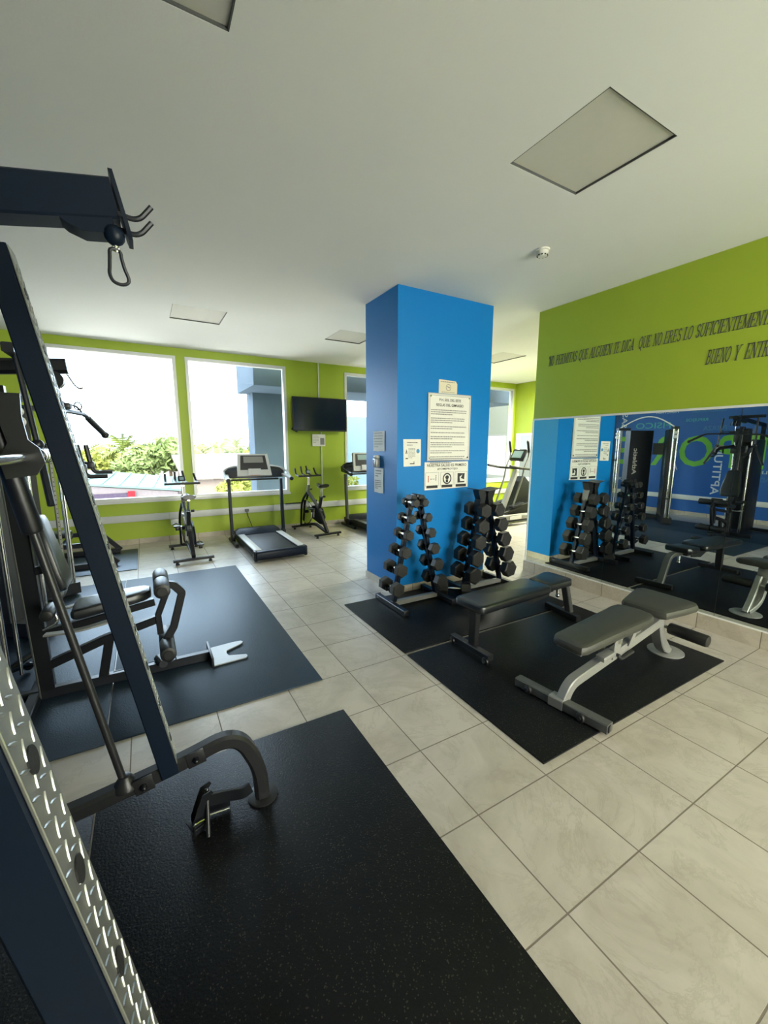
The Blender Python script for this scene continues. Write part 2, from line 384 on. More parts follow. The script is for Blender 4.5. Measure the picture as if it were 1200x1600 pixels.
# baseboards
struct(MB().bb((XL, YW-.012, 0), (XR, YW, .085)).build('baseboard_back', 'skirt'))
struct(MB().bb((XL, YB, 0), (XL+.012, YW-.012, .085)).build('baseboard_left', 'skirty'))
b = MB(); b.bb((2.278, 3.668, 0), (3.584, 3.68, .08)); b.bb((2.278, 3.68, 0), (2.29, 4.382, .08)); b.bb((3.572, 3.68, 0), (3.584, 4.37, .08)); struct(b.build('baseboard_column', 'skirt'))
b = MB(); b.bb((XM-.022, YB, 0), (XM, 3.58, .137)); b.bb((XM, 3.565, 0), (XM+.15, 3.58, .137)); struct(b.build('baseboard_mirror', 'skirty'))
struct(MB().bb((XR-.012, YB, 0), (XR, YW-.012, .085)).build('baseboard_right', 'skirty'))
# trims: strip over the mirror, edge of the wall
b = MB(); b.bb((XM-.012, -.5, 1.925), (XM, 3.565, 1.945)); b.bb((XM-.012, 3.553, .14), (XM, 3.568, 1.925)); struct(b.build('trim_1', 'white'))
# recessed ceiling lights cut through the ceiling
LP = [(-.17, .41, 1.32, 1.90), (1.908, 2.490, 1.306, 1.886), (.405, .995, 5.445, 6.055), (2.47, 3.055, 5.445, 6.055), (5.40, 5.99, 5.30, 6.10), (4.9, 5.5, 1.31, 1.89)]
xs = sorted({XL-.1, XR+.1, *[p[0] for p in LP], *[p[1] for p in LP]}); ys = sorted({YB-.1, YW+.1, *[p[2] for p in LP], *[p[3] for p in LP]})
b = MB()
for i in range(len(xs)-1):
    run = []
    for j in range(len(ys)-1):
        cx, cy = (xs[i]+xs[i+1])/2, (ys[j]+ys[j+1])/2
        if any(p[0] < cx < p[1] and p[2] < cy < p[3] for p in LP): continue
        if run and run[-1][1] == ys[j]: run[-1][1] = ys[j+1]
        else: run.append([ys[j], ys[j+1]])
    for ya, yb in run: b.bb((xs[i], ya, ZC), (xs[i+1], yb, ZC+.05))
bmesh.ops.remove_doubles(b.bm, verts=b.bm.verts, dist=1e-5)
struct(b.build('ceiling', 'ceiling'))
struct(MB().bb((XL-.1, YB-.1, ZC+.05), (XR+.1, YW+.1, ZC+.2)).build('ceiling_slab', 'ceiling'))
LL = ['recessed square ceiling light over the near left, cut by the top edge', 'large recessed square ceiling light, off, above the two benches',
      'recessed square ceiling light, off, nearest the big left window', 'recessed ceiling light mostly hidden behind the blue column',
      'recessed ceiling light seen through the gap right of the blue column', 'recessed ceiling light behind the mirrored wall']
for p, l in list(zip(LP, LL))[:5]:
    t = thing('ceiling_light', l, 'ceiling light', ((p[0]+p[1])/2, (p[2]+p[3])/2, ZC), 0, 'recessed ceiling lights')
    MB().bb((p[0]+.004, p[2]+.004, ZC+.012), (p[1]-.004, p[3]-.004, ZC+.03)).build('diffuser', 'panel', t)
    f = MB()
    for a, c in (((p[0], p[2]), (p[1], p[2]+.006)), ((p[0], p[3]-.006), (p[1], p[3])), ((p[0], p[2]), (p[0]+.006, p[3])), ((p[1]-.006, p[2]), (p[1], p[3]))):
        f.bb((a[0], a[1], ZC+.001), (c[0], c[1], ZC+.020))
    f.build('frame', 'greysteel', t)
# unseen fill light added behind the mirrored wall to brighten the far right wall
t = thing('ceiling_light', 'added fill light panel around the corner behind the mirrored wall', 'ceiling light', (7.4, 5.4, ZC), 0, 'recessed ceiling lights')
M['fill_glow'] = mat('fill_panel_glow', (0.8, 0.78, 0.7), 0.5); M['fill_glow'].node_tree.nodes['Principled BSDF'].inputs['Emission Color'].default_value = (1, .93, .72, 1); M['fill_glow'].node_tree.nodes['Principled BSDF'].inputs['Emission Strength'].default_value = 3.0
MB().bb((7.0, 5.0, ZC-.012), (7.8, 5.8, ZC-.0005)).build('diffuser', 'fill_glow', t)
ll = bpy.data.lights.new('added_fill_light', 'AREA'); ll.shape = 'SQUARE'; ll.size = .75; ll.energy = 100; ll.color = (1, .96, .82)  # area light of the added fill panel
lo = bpy.data.objects.new('added_fill_light', ll); C.objects.link(lo); lo.location = (7.4, 5.4, ZC-.02)
# windows
def window(n, axis, pos, a0, a1, z0, z1, outw):
    fw = .05; d0, d1 = pos-outw*.012, pos+outw*.10
    def B(a, c, zz0, zz1, e0=d0, e1=d1):
        if axis == 'x': return ((a, min(e0, e1), zz0), (c, max(e0, e1), zz1))
        return ((min(e0, e1), a, zz0), (max(e0, e1), c, zz1))
    f = MB(); f.bb(*B(a0, a1, z1-fw, z1)); f.bb(*B(a0, a1, z0, z0+fw)); f.bb(*B(a0, a0+fw, z0+fw, z1-fw)); f.bb(*B(a1-fw, a1, z0+fw, z1-fw))
    fo = struct(f.build('window_%d' % n, 'alu'))
    g = MB(); g.bb(*B(a0+fw-.004, a1-fw+.004, z0+fw-.004, z1-fw+.004, pos+outw*.05, pos+outw*.056)); g.build('window_pane', 'glass', fo)
    s = MB(); s.bb(*B(a0-.01, a1+.01, z0-.035, z0, pos-outw*.035, pos+outw*.02)); s.build('window_sill', 'trunk', fo)
for i, (a0, a1, z0, z1) in enumerate(WIN):
    window(i+1, 'x', YW, a0, a1, z0, z1, 1); portal('window_daylight', (a0+a1)/2, YW+.14, (z0+z1)/2, a1-a0, z1-z0, PI).rotation_euler = (-PI/2, 0, 0)
window(5, 'y', XR, *SW, 1); portal('window_daylight', XR+.14, (SW[0]+SW[1])/2, (SW[2]+SW[3])/2, SW[1]-SW[0], SW[3]-SW[2], 0).rotation_euler = (PI/2, 0, PI/2)
for i, (a0, a1, z0, z1) in enumerate(BW):
    window(6+i, 'x', YB, a0, a1, z0, z1, -1); portal('window_daylight', (a0+a1)/2, YB-.14, (z0+z1)/2, a1-a0, z1-z0, 0)
# cable trunking along the walls
t = MB(); t.bb((XL+.03, YW-.03, .375), (XR-.03, YW-.001, .49), .006); o = t.build('cable_trunking', 'trunk'); tag(o, 'long white cable trunking running low along the green window wall', 'trunking')
for x in (.28, 2.05): MB().bb((x, YW-.034, .37), (x+.012, YW-.03, .495)).build('joint_cover', 'lightgrey', o)
t = MB(); t.bb((XL+.001, 1.2, .36), (XL+.03, 6.5, .47), .006); tag(t.build('cable_trunking', 'trunk'), 'white cable trunking along the blue mural wall, seen in the mirror', 'trunking')
t = MB(); t.bb((XR-.04, 5.2, .36), (XR, 7.55, .49), .006); tag(t.build('cable_trunking', 'trunk'), 'short white trunking under the far side window behind the elliptical', 'trunking')
MB_ = MB().bb((.30, YW-.02, .27), (.42, YW, .37), .004); tag(MB_.build('outlet_box', 'trunk'), 'small white outlet box below the trunking behind the left spin bike', 'outlet')

# ---------------- mirrors ----------------
for (y0, y1), l in zip(((2.521, 3.553), (1.489, 2.517), (.457, 1.485)), ('leftmost wall mirror panel, nearest the blue column, reflecting dumbbells', 'middle wall mirror panel reflecting the cable towers and mural', 'rightmost wall mirror panel, cut by the right edge of the photo')):
    tag(MB().bb((XM-.006, y0, .145), (XM-.0005, y1, 1.925)).build('wall_mirror_panel', 'mirror'), l, 'mirror', 'wall mirror panels')
struct(MB().bb((XM-.0004, .457, .148), (XM-.0001, 3.553, 1.925)).build('trim_3', 'greysteel'))
struct(MB().bb((XM-.010, -.5, .137), (XM, 3.553, .148)).build('trim_2', 'white'))

# ---------------- motto on the green wall (slanted serif capitals) ----------------
def serif_font():
    """letters as strokes in a 1 high box: (width, [(polyline, thick)], [serif x,y])"""
    T, t = .15, .06
    def arc(cx, cy, rx, ry, a0, a1, n=12): return [(cx+rx*math.cos(math.radians(a0+(a1-a0)*k/n)), cy+ry*math.sin(math.radians(a0+(a1-a0)*k/n))) for k in range(n+1)]
    F = {}
    F['N'] = (.80, [([(.12,0),(.12,1)],t),([(.12,1),(.66,0)],T),([(.66,0),(.66,1)],t)], [(.12,0),(.08,1),(.66,1)])
    F['O'] = (.78, [(arc(.38,.5,.30,.47,0,360,24),.12)], [])
    F['P'] = (.66, [([(.14,0),(.14,1)],T),([(.14,.96)]+arc(.32,.73,.22,.23,90,-90)+[(.14,.5)],.10)], [(.14,0),(.10,1)])
    F['E'] = (.66, [([(.14,0),(.14,1)],T),([(.14,.965),(.56,.965),(.56,.80)],t),([(.14,.5),(.44,.5)],t),([(.44,.38),(.44,.62)],t),([(.14,.035),(.58,.035),(.58,.22)],t)], [(.12,0),(.12,1)])
    F['R'] = (.74, [([(.14,0),(.14,1)],T),([(.14,.96)]+arc(.32,.75,.22,.21,90,-90)+[(.14,.54)],.10),([(.34,.52),(.64,0)],.14)], [(.14,0),(.10,1),(.66,0)])
    F['M'] = (.98, [([(.12,0),(.14,1)],t),([(.14,1),(.48,.05)],T),([(.48,.05),(.80,1)],t),([(.80,1),(.82,0)],T)], [(.12,0),(.10,1),(.84,1),(.82,0)])
    F['I'] = (.36, [([(.18,0),(.18,1)],T)], [(.18,0),(.18,1)])
    F['T'] = (.70, [([(.34,0),(.34,1)],T),([(.05,.78),(.05,.965),(.63,.965),(.63,.78)],t)], [(.34,0)])
    F['A'] = (.76, [([(.06,0),(.38,1)],t),([(.36,1),(.66,0)],T),([(.18,.33),(.54,.33)],t)], [(.06,0),(.68,0)])
    F['S'] = (.62, [([(.52,.78)]+arc(.30,.74,.20,.22,20,250)+arc(.30,.27,.22,.24,70,-160)+[(.06,.2)],.12)], [])
    F['Q'] = (.80, [(arc(.38,.5,.30,.47,0,360,24),.12),([(.30,.12),(.44,.10),(.66,-.18)],.10)], [])
    F['U'] = (.78, [([(.14,1),(.14,.3)]+arc(.38,.28,.24,.25,180,360)+[(.62,1)],.11)], [(.14,1),(.62,1)])
    F['L'] = (.62, [([(.14,0),(.14,1)],T),([(.14,.035),(.56,.035),(.56,.26)],t)], [(.12,0),(.14,1)])
    F['G'] = (.78, [([(.60,.80)]+arc(.38,.5,.30,.47,45,330,20)+[(.64,.42)],.12),([(.52,.42),(.76,.42)],t)], [])
    F['D'] = (.78, [([(.14,0),(.14,1)],T),([(.14,.96),(.34,.96)]+arc(.34,.5,.30,.46,90,-90)+[(.14,.04)],.10)], [(.10,0),(.10,1)])
    F['F'] = (.62, [([(.14,0),(.14,1)],T),([(.14,.965),(.56,.965),(.56,.80)],t),([(.14,.5),(.44,.5)],t),([(.44,.38),(.44,.62)],t)], [(.14,0),(.12,1)])
    F['C'] = (.72, [([(.60,.68),(.60,.82)]+arc(.38,.5,.30,.47,50,310,20),.12)], [])
    F['B'] = (.70, [([(.14,0),(.14,1)],T),([(.14,.96)]+arc(.32,.75,.20,.21,90,-90)+[(.14,.54)],.10),([(.32,.54)]+arc(.34,.29,.24,.25,90,-90)+[(.14,.04)],.10)], [(.10,0),(.10,1)])
    F['Y'] = (.74, [([(.36,0),(.36,.45)],T),([(.36,.45),(.08,1)],.13),([(.36,.45),(.64,1)],t)], [(.36,0),(.08,1),(.64,1)])
    F['"'] = (.34, [([(.10,1),(.12,.74)],.09),([(.24,1),(.26,.74)],.09)], [])
    F[' '] = (.4, [], [])
    return F
SF = serif_font()
def serif_word(mb, s, y0, y1, z0, h, x):
    tot = sum(SF[c][0] for c in s); k = abs(y1-y0)/tot; cur = 0
    def W(px, pz):  # letter space to wall, slanted
        return V(x, y0-(cur+px+pz*.16/k*h*.0)*k-pz*h*.14, z0+pz*h)
    for c in s:
        wd, st, sf = SF[c]
        for pl, tk in st:
            P = [V(*p) for p in [(a, b_) for a, b_ in pl]] if False else pl
            n = len(P); L = []
            for i in range(n):
                a = P[max(i-1, 0)]; b_ = P[min(i+1, n-1)]
                dx, dz = b_[0]-a[0], b_[1]-a[1]; q = math.hypot(dx, dz) or 1
                # sharp corners: use miter-less averaging
                L.append((-dz/q*tk/2, dx/q*tk/2*.85))
            closed = (abs(P[0][0]-P[-1][0]) < 1e-6 and abs(P[0][1]-P[-1][1]) < 1e-6)
            if closed: L[0] = L[-1] = (P[0][0] and (tk/2) * (1 if L[0][0] > 0 else -1), 0)
            if n <= 4 and n > 2:  # angular strokes: separate segments
                for i in range(n-1):
                    a, b_ = P[i], P[i+1]; dx, dz = b_[0]-a[0], b_[1]-a[1]; q = math.hypot(dx, dz); nx, nz = -dz/q*tk/2, dx/q*tk/2
                    mb._add([W(a[0]+nx, a[1]+nz), W(b_[0]+nx, b_[1]+nz), W(b_[0]-nx, b_[1]-nz), W(a[0]-nx, a[1]-nz)], [(0,1,2,3)])
                continue
            vs = []
            for p, d in zip(P, L): vs += [W(p[0]+d[0], p[1]+d[1]), W(p[0]-d[0], p[1]-d[1])]
            mb._add(vs, [(2*i, 2*i+2, 2*i+3, 2*i+1) for i in range(n-1)])
        for sx, sz in sf:
            z_ = 0 if sz == 0 else 1-.055
            mb._add([W(sx-.17, z_), W(sx+.17, z_), W(sx+.17, z_+.055), W(sx-.17, z_+.055)], [(0,1,2,3)])
        cur += wd
xq = XM-.0025
mo = thing('wall_motto', 'dark grey slanted serif motto lettering across the green wall above the mirror', 'lettering', (XM, 2.4, 2.5))
for L_, z_, h_ in (((('"NO', 3.404, 3.328), ('PERMITAS', 3.298, 3.030), ('QUE', 3.009, 2.900), ('ALGUIEN', 2.879, 2.640), ('TE', 2.618, 2.560), ('DIGA', 2.536, 2.415),
    ('QUE', 2.372, 2.262), ('NO', 2.238, 2.165), ('ERES', 2.145, 2.005), ('LO', 1.984, 1.915), ('SUFICIENTEMENTE', 1.892, 1.375)), 2.540, .108), ((('BUENO', 1.790, 1.622), ('Y', 1.598, 1.560), ('ENTRENA', 1.526, 1.27)), 2.302, .118)):
    q = MB()
    for s, a, c in L_: serif_word(q, s, a, c, z_, h_, xq)
    r = bmesh.ops.extrude_face_region(q.bm, geom=q.bm.faces[:]); bmesh.ops.translate(q.bm, verts=[v for v in r['geom'] if isinstance(v, bmesh.types.BMVert)], vec=(.002, 0, 0))
    q.build('text_line', 'quote', mo)

# ---------------- mural words on the left wall (readable in the mirror) ----------------
def mural(words, material, label):
    mb = MB(); x = XL
    for (s, ya, yb, z0, z1, vert, bold) in words:
        if vert: text(mb, s, (x, ya, z0), (0,0,1), (0,-1,0) if False else (0,1,0), z1-z0, yb-ya, bold, eps=-.002)
        else: text(mb, s, (x, ya, z0), (0,1,0), (0,0,1), yb-ya, z1-z0, bold, eps=.002)
    return mb.build('wall_lettering', material)
# the wall faces +x: reading direction runs towards +y
words = []
for i, (s, a, c) in enumerate((('D', 2.75, 3.28), ('E', 3.42, 3.78), ('P', 3.92, 4.24), ('O', 4.33, 5.01), ('R', 5.16, 5.62), ('T', 5.70, 6.04), ('E', 6.10, 6.46))):
    tag(mural([(s, a, c, 1.14, 1.85, False, .015)], 'mgreen', ''), ['huge green mural letter D, farthest from the windows', 'huge green mural letter E between D and P', 'huge green mural letter P behind the multi gym', 'huge green mural letter O between the cable towers and gym', 'huge green mural letter R behind the cable towers', 'huge green mural letter T behind the left cable tower', 'huge green mural letter E, nearest the window wall'][i], 'lettering', 'huge green letters on the mural wall')
def vtext(mb, s, y0, y1, z0, z1, bold=.01): # reads upwards
    text(mb, s, (XL, y1, z0), (0,0,1), (0,-1,0), z1-z0, y1-y0, bold, eps=.002)
for s, y0, y1, z0, z1, m_, l in (('FISICO', 5.25, 6.07, 2.04, 2.185, 'mteal', 'teal word FISICO high on the mural wall'), ('REFLEJOS', 4.50, 4.94, 2.155, 2.24, 'mteal', 'small teal word REFLEJOS on the mural wall'),
    ('COORDINACION', 4.17, 4.82, 2.37, 2.44, 'mfaint', 'faint blue word near the top of the mural wall'), ('FUERZA', 4.13, 4.57, 1.96, 2.06, 'mfaint', 'faint blue word FUERZA above the green letters'), ('AGILIDAD', 2.9, 3.45, .87, .97, 'mfaint', 'faint blue word low on the mural wall behind the gym'),
    ('PRACTICA', 5.11, 5.61, 2.39, 2.45, 'mwhite', 'small white word at the top of the mural wall'), ('EQUILIBRIO', 3.05, 3.72, 1.03, 1.11, 'mwhite', 'white word EQUILIBRIO under the green letters'), ('ACCION', 6.1, 6.53, .72, .79, 'mwhite', 'small white word low on the mural near the windows'), ('A', 5.0, 5.12, 1.05, 1.17, 'mwhite', 'single white letter A beside the cable tower')):
    mb = MB(); text(mb, s, (XL, y0, z0), (0,1,0), (0,0,1), y1-y0, z1-z0, .01, eps=.002); tag(mb.build('wall_lettering', m_), l, 'lettering')
mb = MB(); vtext(mb, 'APTITUD', 4.13, 4.29, .53, 1.62); tag(mb.build('wall_lettering', 'mwhite'), 'vertical white word APTITUD on the mural wall', 'lettering')
mb = MB(); vtext(mb, 'SAS', 6.30, 6.44, 2.08, 2.45); tag(mb.build('wall_lettering', 'mwhite'), 'vertical white letters SAS at the top of the mural', 'lettering')

# ---------------- rubber mats ----------------
def rmat(x0, x1, y0, y1, l):
    mm = 'mat_sheen' if (x0 < 1 and y0 > 2.4) else 'mat'
    o = MB().box(((x1-x0)/2, (y1-y0)/2, .005), (x1-x0, y1-y0, .010), None, .002).build('rubber_mat', mm, None); o.location = (x0, y0, 0.0); tag(o, l, 'mat', 'black rubber floor mats')
rmat(-.312, .940, .35, 2.118, 'large black speckled rubber mat in the near foreground')
rmat(-1.56, -.320, .35, 2.118, 'black rubber mat under the near left rack, at the left edge')
rmat(-.306, .952, 2.495, 5.66, 'long rubber mat with painted blue window sheen under the multi gym leg roller')
rmat(-1.56, -.314, 2.495, 5.66, 'rubber mat under the weight tower of the multi gym at left')
rmat(1.650, 3.690, 2.512, 3.655, 'black rubber mat under the dumbbell racks')
rmat(1.650, 3.690, 1.205, 2.480, 'black rubber mat under the two benches')
rmat(-1.45, -.200, 6.13, 7.37, 'small rubber mat by the window in the far left corner')
#PART2
# ---------------- smoke detector, television ----------------
t = thing('smoke_detector', 'round white smoke detector on the ceiling near the green mirror wall', 'smoke detector', (2.92, 2.483, ZC))
MB().lathe([(0, .055), (-.012, .055), (-.014, .05)], t.location).build('base', 'plastic', t)
b = MB(); b.lathe([(-.012, .046), (-.04, .044), (-.052, .034), (-.056, .0)], t.location); b.build('sensor_head', 'plastic', t)
b = MB()
for k in range(10):
    a = k*PI/5; b.box((2.92+.040*math.cos(a), 2.483+.040*math.sin(a), ZC-.046), (.008, .012, .008), (0, 0, a))
b.build('vent_slot', 'ink', t)
t = thing('television', 'black wall mounted flat television between the windows', 'television', (3.02, YW, 1.9))
MB().box((3.02, YW-.10, 2.205), (1.11, .045, .635), None, .008).build('casing', 'black', t)
MB().bb((2.485, YW-.1245, 1.915), (3.555, YW-.122, 2.505)).build('screen', 'screen', t)
MB().bb((2.485, YW-.124, 1.893), (3.555, YW-.121, 1.905)).build('bezel_strip', 'dark', t)
b = MB(); b.bb((2.8, YW-.08, 2.05), (3.24, YW-.002, 2.35), .004); b.box((2.52, YW-.075, 1.93), (.12, .05, .10), (0, .5, 0), .01); b.build('wall_bracket', 'black', t)
t = MB(); t.bb((3.025, YW-.012, 2.515), (3.045, YW, ZC)); tag(t.build('cable_conduit', 'trunk'), 'thin white conduit rising from the television to the ceiling', 'conduit')
t = MB(); t.bb((3.055, YW-.012, .49), (3.075, YW, 1.88)); tag(t.build('cable_conduit', 'trunk'), 'thin white conduit dropping from the television to the trunking', 'conduit')
t = thing('notice_sheet', 'white notice sheet below the television', 'notice', (3.0, YW, 1.6))
MB().bb((2.875, YW-.017, 1.60), (3.145, YW-.013, 1.83)).build('sheet', 'paper', t)
b = MB(); scribble(b, (2.895, YW-.017, 1.79), (1,0,0), (0,0,1), .12, 5, .03, .008, (0,-1,0), .001, 3); b.build('print', 'greyink', t)
MB().bb((3.04, YW-.0185, 1.63), (3.125, YW-.017, 1.76)).build('picture', 'greyink', t)

# ---------------- signs on the blue column ----------------
FY = 3.68
t = thing('rules_sign', 'large white framed gym rules sign with dense small print on the blue column', 'sign', (2.97, FY, 1.45))
MB().bb((2.668, FY-.016, 1.450), (3.268, FY-.001, 2.178), .002).build('board', 'lightgrey', t)
MB().bb((2.680, FY-.018, 1.464), (3.256, FY-.015, 2.164)).build('face', 'paper', t)
U, W_ = (1,0,0), (0,0,1)
b = MB(); text(b, 'P.H. SOL DEL ESTE', (2.815, FY-.018, 2.095), U, W_, .30, .028, .02); b.build('heading', 'ink', t); b = MB()
text(b, 'REGLAS DEL GIMNASIO', (2.775, FY-.018, 2.040), U, W_, .38, .030, .02)
b.build('heading', 'ink', t)
z = 1.995
for k, n in enumerate((3, 3, 2, 1, 2, 3, 2, 4)):
    b = MB(); scribble(b, (2.705, FY-.018, z), U, W_, .50, n, .022, .010, (0,-1,0), .0012, 20+k, .6 if n > 1 else .95); z -= n*.022+.022
    b.build('paragraph', 'greyink', t)
for x in (2.70, 3.236):
    for z in (1.484, 2.144): MB().cyl((x, FY-.022, z), (x, FY-.016, z), .010).build('screw', 'chrome', t)
b = MB()
for a, c in (((2.688, 1.472), (3.248, 1.476)), ((2.688, 2.152), (3.248, 2.156)), ((2.688, 1.472), (2.692, 2.156)), ((3.244, 1.472), (3.248, 2.156))): b.bb((a[0], FY-.0187, a[1]), (c[0], FY-.018, c[1]))
b.build('border_line', 'greyink', t)
t = thing('emblem_card', 'small cream card with a round emblem above the rules sign', 'sign', (2.94, FY, 2.17))
MB().prism([(2.815, 2.182), (3.068, 2.182), (3.068, 2.29), (3.045, 2.318), (2.815, 2.325)], (0, FY-.001, 0), (1,0,0), (0,0,1), (0, -.005, 0)).build('card', 'creampaper', t)
b = MB(); n = 24
for r0, r1 in ((.036, .030),):
    b._add([(2.945+r*math.cos(2*PI*k/n), FY-.0068, 2.245+r*math.sin(2*PI*k/n)) for k in range(n) for r in (r0, r1)], [(2*k, 2*((k+1) % n), 2*((k+1) % n)+1, 2*k+1) for k in range(n)])
b._add([(2.925, FY-.0068, 2.25), (2.965, FY-.0068, 2.238), (2.965, FY-.0068, 2.248), (2.925, FY-.0068, 2.26)], [(0,1,2,3)])
scribble(b, (2.835, FY-.006, 2.298), U, W_, .20, 1, .02, .008, (0,-1,0), .001, 5, 1); scribble(b, (2.85, FY-.006, 2.192), U, W_, .18, 1, .02, .005, (0,-1,0), .001, 6, 1)
b.build('emblem', 'greyink', t)
t = thing('health_sign', 'white sign with three square pictograms under the rules sign', 'sign', (2.96, FY, 1.13))
MB().prism([(2.645, 1.128), (3.268, 1.140), (3.262, 1.438), (2.640, 1.436)], (0, FY-.001, 0), (1,0,0), (0,0,1), (0, -.006, 0)).build('panel', 'paper', t)
b = MB(); E_ = FY-.007
text(b, 'NUESTRA SALUD ES PRIMERO', (2.675, E_, 1.385), U, W_, .56, .030, .015); b.build('heading', 'ink', t); b = MB()
text(b, '#YOMEPROTEJO', (2.815, E_, 1.342), U, W_, .29, .027, .015)
b.build('heading', 'ink', t)
b = MB()
for x0 in (2.655, 2.865, 3.07):
    for a, c in (((0, .155), (.185, .157)), ((0, 0), (.002, .157)), ((.183, 0), (.185, .157))): b.bb((x0+a[0], E_-.0008, 1.165+a[1]), (x0+c[0], E_, 1.165+c[1]))
    b.bb((x0+.015, E_-.001, 1.148), (x0+.17, E_, 1.178))
b.build('caption_bar', 'ink', t)
b = MB()
def ring(mb, cx, cz, rx, rz, w_, y, n=26):
    mb._add([(cx+(rx-q)*math.cos(2*PI*k/n), y, cz+(rz-q)*math.sin(2*PI*k/n)) for k in range(n) for q in (0, w_)], [(2*k, 2*((k+1) % n), 2*((k+1) % n)+1, 2*k+1) for k in range(n)])
def blob(mb, cx, cz, rx, rz, y, n=18): mb._add([(cx+rx*math.cos(2*PI*k/n), y, cz+rz*math.sin(2*PI*k/n)) for k in range(n)], [tuple(range(n))])
y_ = E_-.0012
ring(b, 2.957, 1.248, .062, .064, .015, y_); blob(b, 2.957, 1.262, .026, .022, y_); b.bb((2.94, y_, 1.205), (2.972, E_, 1.238))
b.bb((3.11, y_, 1.195), (3.215, E_, 1.21)); b.prism([(3.11, 1.21), (3.15, 1.21), (3.14, 1.26), (3.20, 1.30), (3.11, 1.305)], (0, y_, 0), (1,0,0), (0,0,1), (0, .001, 0)); b.prism([(3.16, 1.245), (3.21, 1.23), (3.215, 1.305), (3.19, 1.30)], (0, y_, 0), (1,0,0), (0,0,1), (0, .001, 0))
b.bb((2.73, y_, 1.246), (2.772, E_, 1.250)); b.prism([(2.722, 1.248), (2.732, 1.257), (2.732, 1.239)], (0, y_, 0), (1,0,0), (0,0,1), (0,.001,0)); b.prism([(2.78, 1.248), (2.77, 1.257), (2.77, 1.239)], (0, y_, 0), (1,0,0), (0,0,1), (0,.001,0))
b.bb((2.795, y_, 1.23), (2.802, E_, 1.275)); blob(b, 2.7985, 1.285, .006, .007, y_)
b.build('pictogram', 'ink', t)
b = MB(); b.bb((2.69, y_, 1.215), (2.70, E_, 1.27)); blob(b, 2.695, 1.28, .007, .008, y_); b.build('pictogram', 'redink', t)
t = thing('paper_notice', 'white paper notice with small drawings left of the rules sign', 'notice', (2.48, FY, 1.4))
MB().prism([(2.372, 1.395), (2.592, 1.400), (2.590, 1.685), (2.364, 1.683)], (0, FY-.001, 0), (1,0,0), (0,0,1), (0, -.0025, 0)).build('sheet', 'paper', t)
b = MB(); y_ = FY-.0045
scribble(b, (2.41, FY-.0035, 1.645), U, W_, .15, 2, .026, .007, (0,-1,0), .001, 31, .5); scribble(b, (2.43, FY-.0035, 1.585), U, W_, .09, 8, .014, .004, (0,-1,0), .001, 32, .6)
b.prism([(2.392, 1.53), (2.405, 1.58), (2.418, 1.53), (2.410, 1.53), (2.405, 1.555), (2.40, 1.53)], (0, y_, 0), (1,0,0), (0,0,1), (0,.001,0)); b.bb((2.395, y_, 1.475), (2.425, y_+.001, 1.487)); b.bb((2.45, y_, 1.42), (2.51, y_+.001, 1.43)); b.bb((2.50, y_, 1.43), (2.507, y_+.001, 1.45))
b.build('drawing', 'ink', t)
b = MB(); blob(b, 2.553, 1.558, .022, .024, y_); b.build('drawing', 'blueink', t)
CX = 2.29
def side_sheet(l, ya, yb, z0, z1, seed, m='paper'):
    t = thing('paper_notice', l, 'notice', (CX, (ya+yb)/2, z0))
    b = MB(); n = 6; R = []
    for i in range(n+1):
        y = ya+(yb-ya)*i/n; d = .002+.004*abs(math.sin(i*1.9+seed)); R.append([(CX-d, y, z0+.004*math.sin(i+seed)), (CX-d-.002*math.cos(i), y, (z0+z1)/2), (CX-d, y, z1), (CX-d+.0008, y, z1), (CX-d+.0008-.002*math.cos(i), y, (z0+z1)/2), (CX-d+.0008, y, z0)])
    b.rings(R); b.build('sheet', m, t); return t
t = side_sheet('crumpled printed paper taped above the dispenser on the column side', 3.93, 4.185, 1.555, 1.775, 1)
b = MB(); scribble(b, (CX-.0105, 4.16, 1.75), (0,-1,0), (0,0,1), .20, 6, .03, .006, (-1,0,0), .001, 41); b.build('print', 'greyink', t)
t = side_sheet('narrow curled paper notice hanging under the dispenser on the column side', 3.955, 4.165, 1.085, 1.365, 2)
b = MB(); scribble(b, (CX-.0105, 4.13, 1.33), (0,-1,0), (0,0,1), .14, 3, .03, .008, (-1,0,0), .001, 42); scribble(b, (CX-.0105, 4.14, 1.22), (0,-1,0), (0,0,1), .15, 5, .022, .007, (-1,0,0), .001, 43); b.build('print', 'ink', t)
t = thing('soap_dispenser', 'small silver wall dispenser between the two papers on the column side', 'dispenser', (CX, 4.07, 1.37))
b = MB(); b.box((CX-.03, 4.07, 1.425), (.058, .085, .10), None, .012); b.build('body', 'silver', t)
b = MB(); b.box((CX-.028, 4.07, 1.492), (.054, .075, .036), None, .016, 3); b.build('cap', 'plastic', t)
MB().bb((CX-.062, 4.085, 1.40), (CX-.058, 4.095, 1.46)).build('label_strip', 'orange', t)

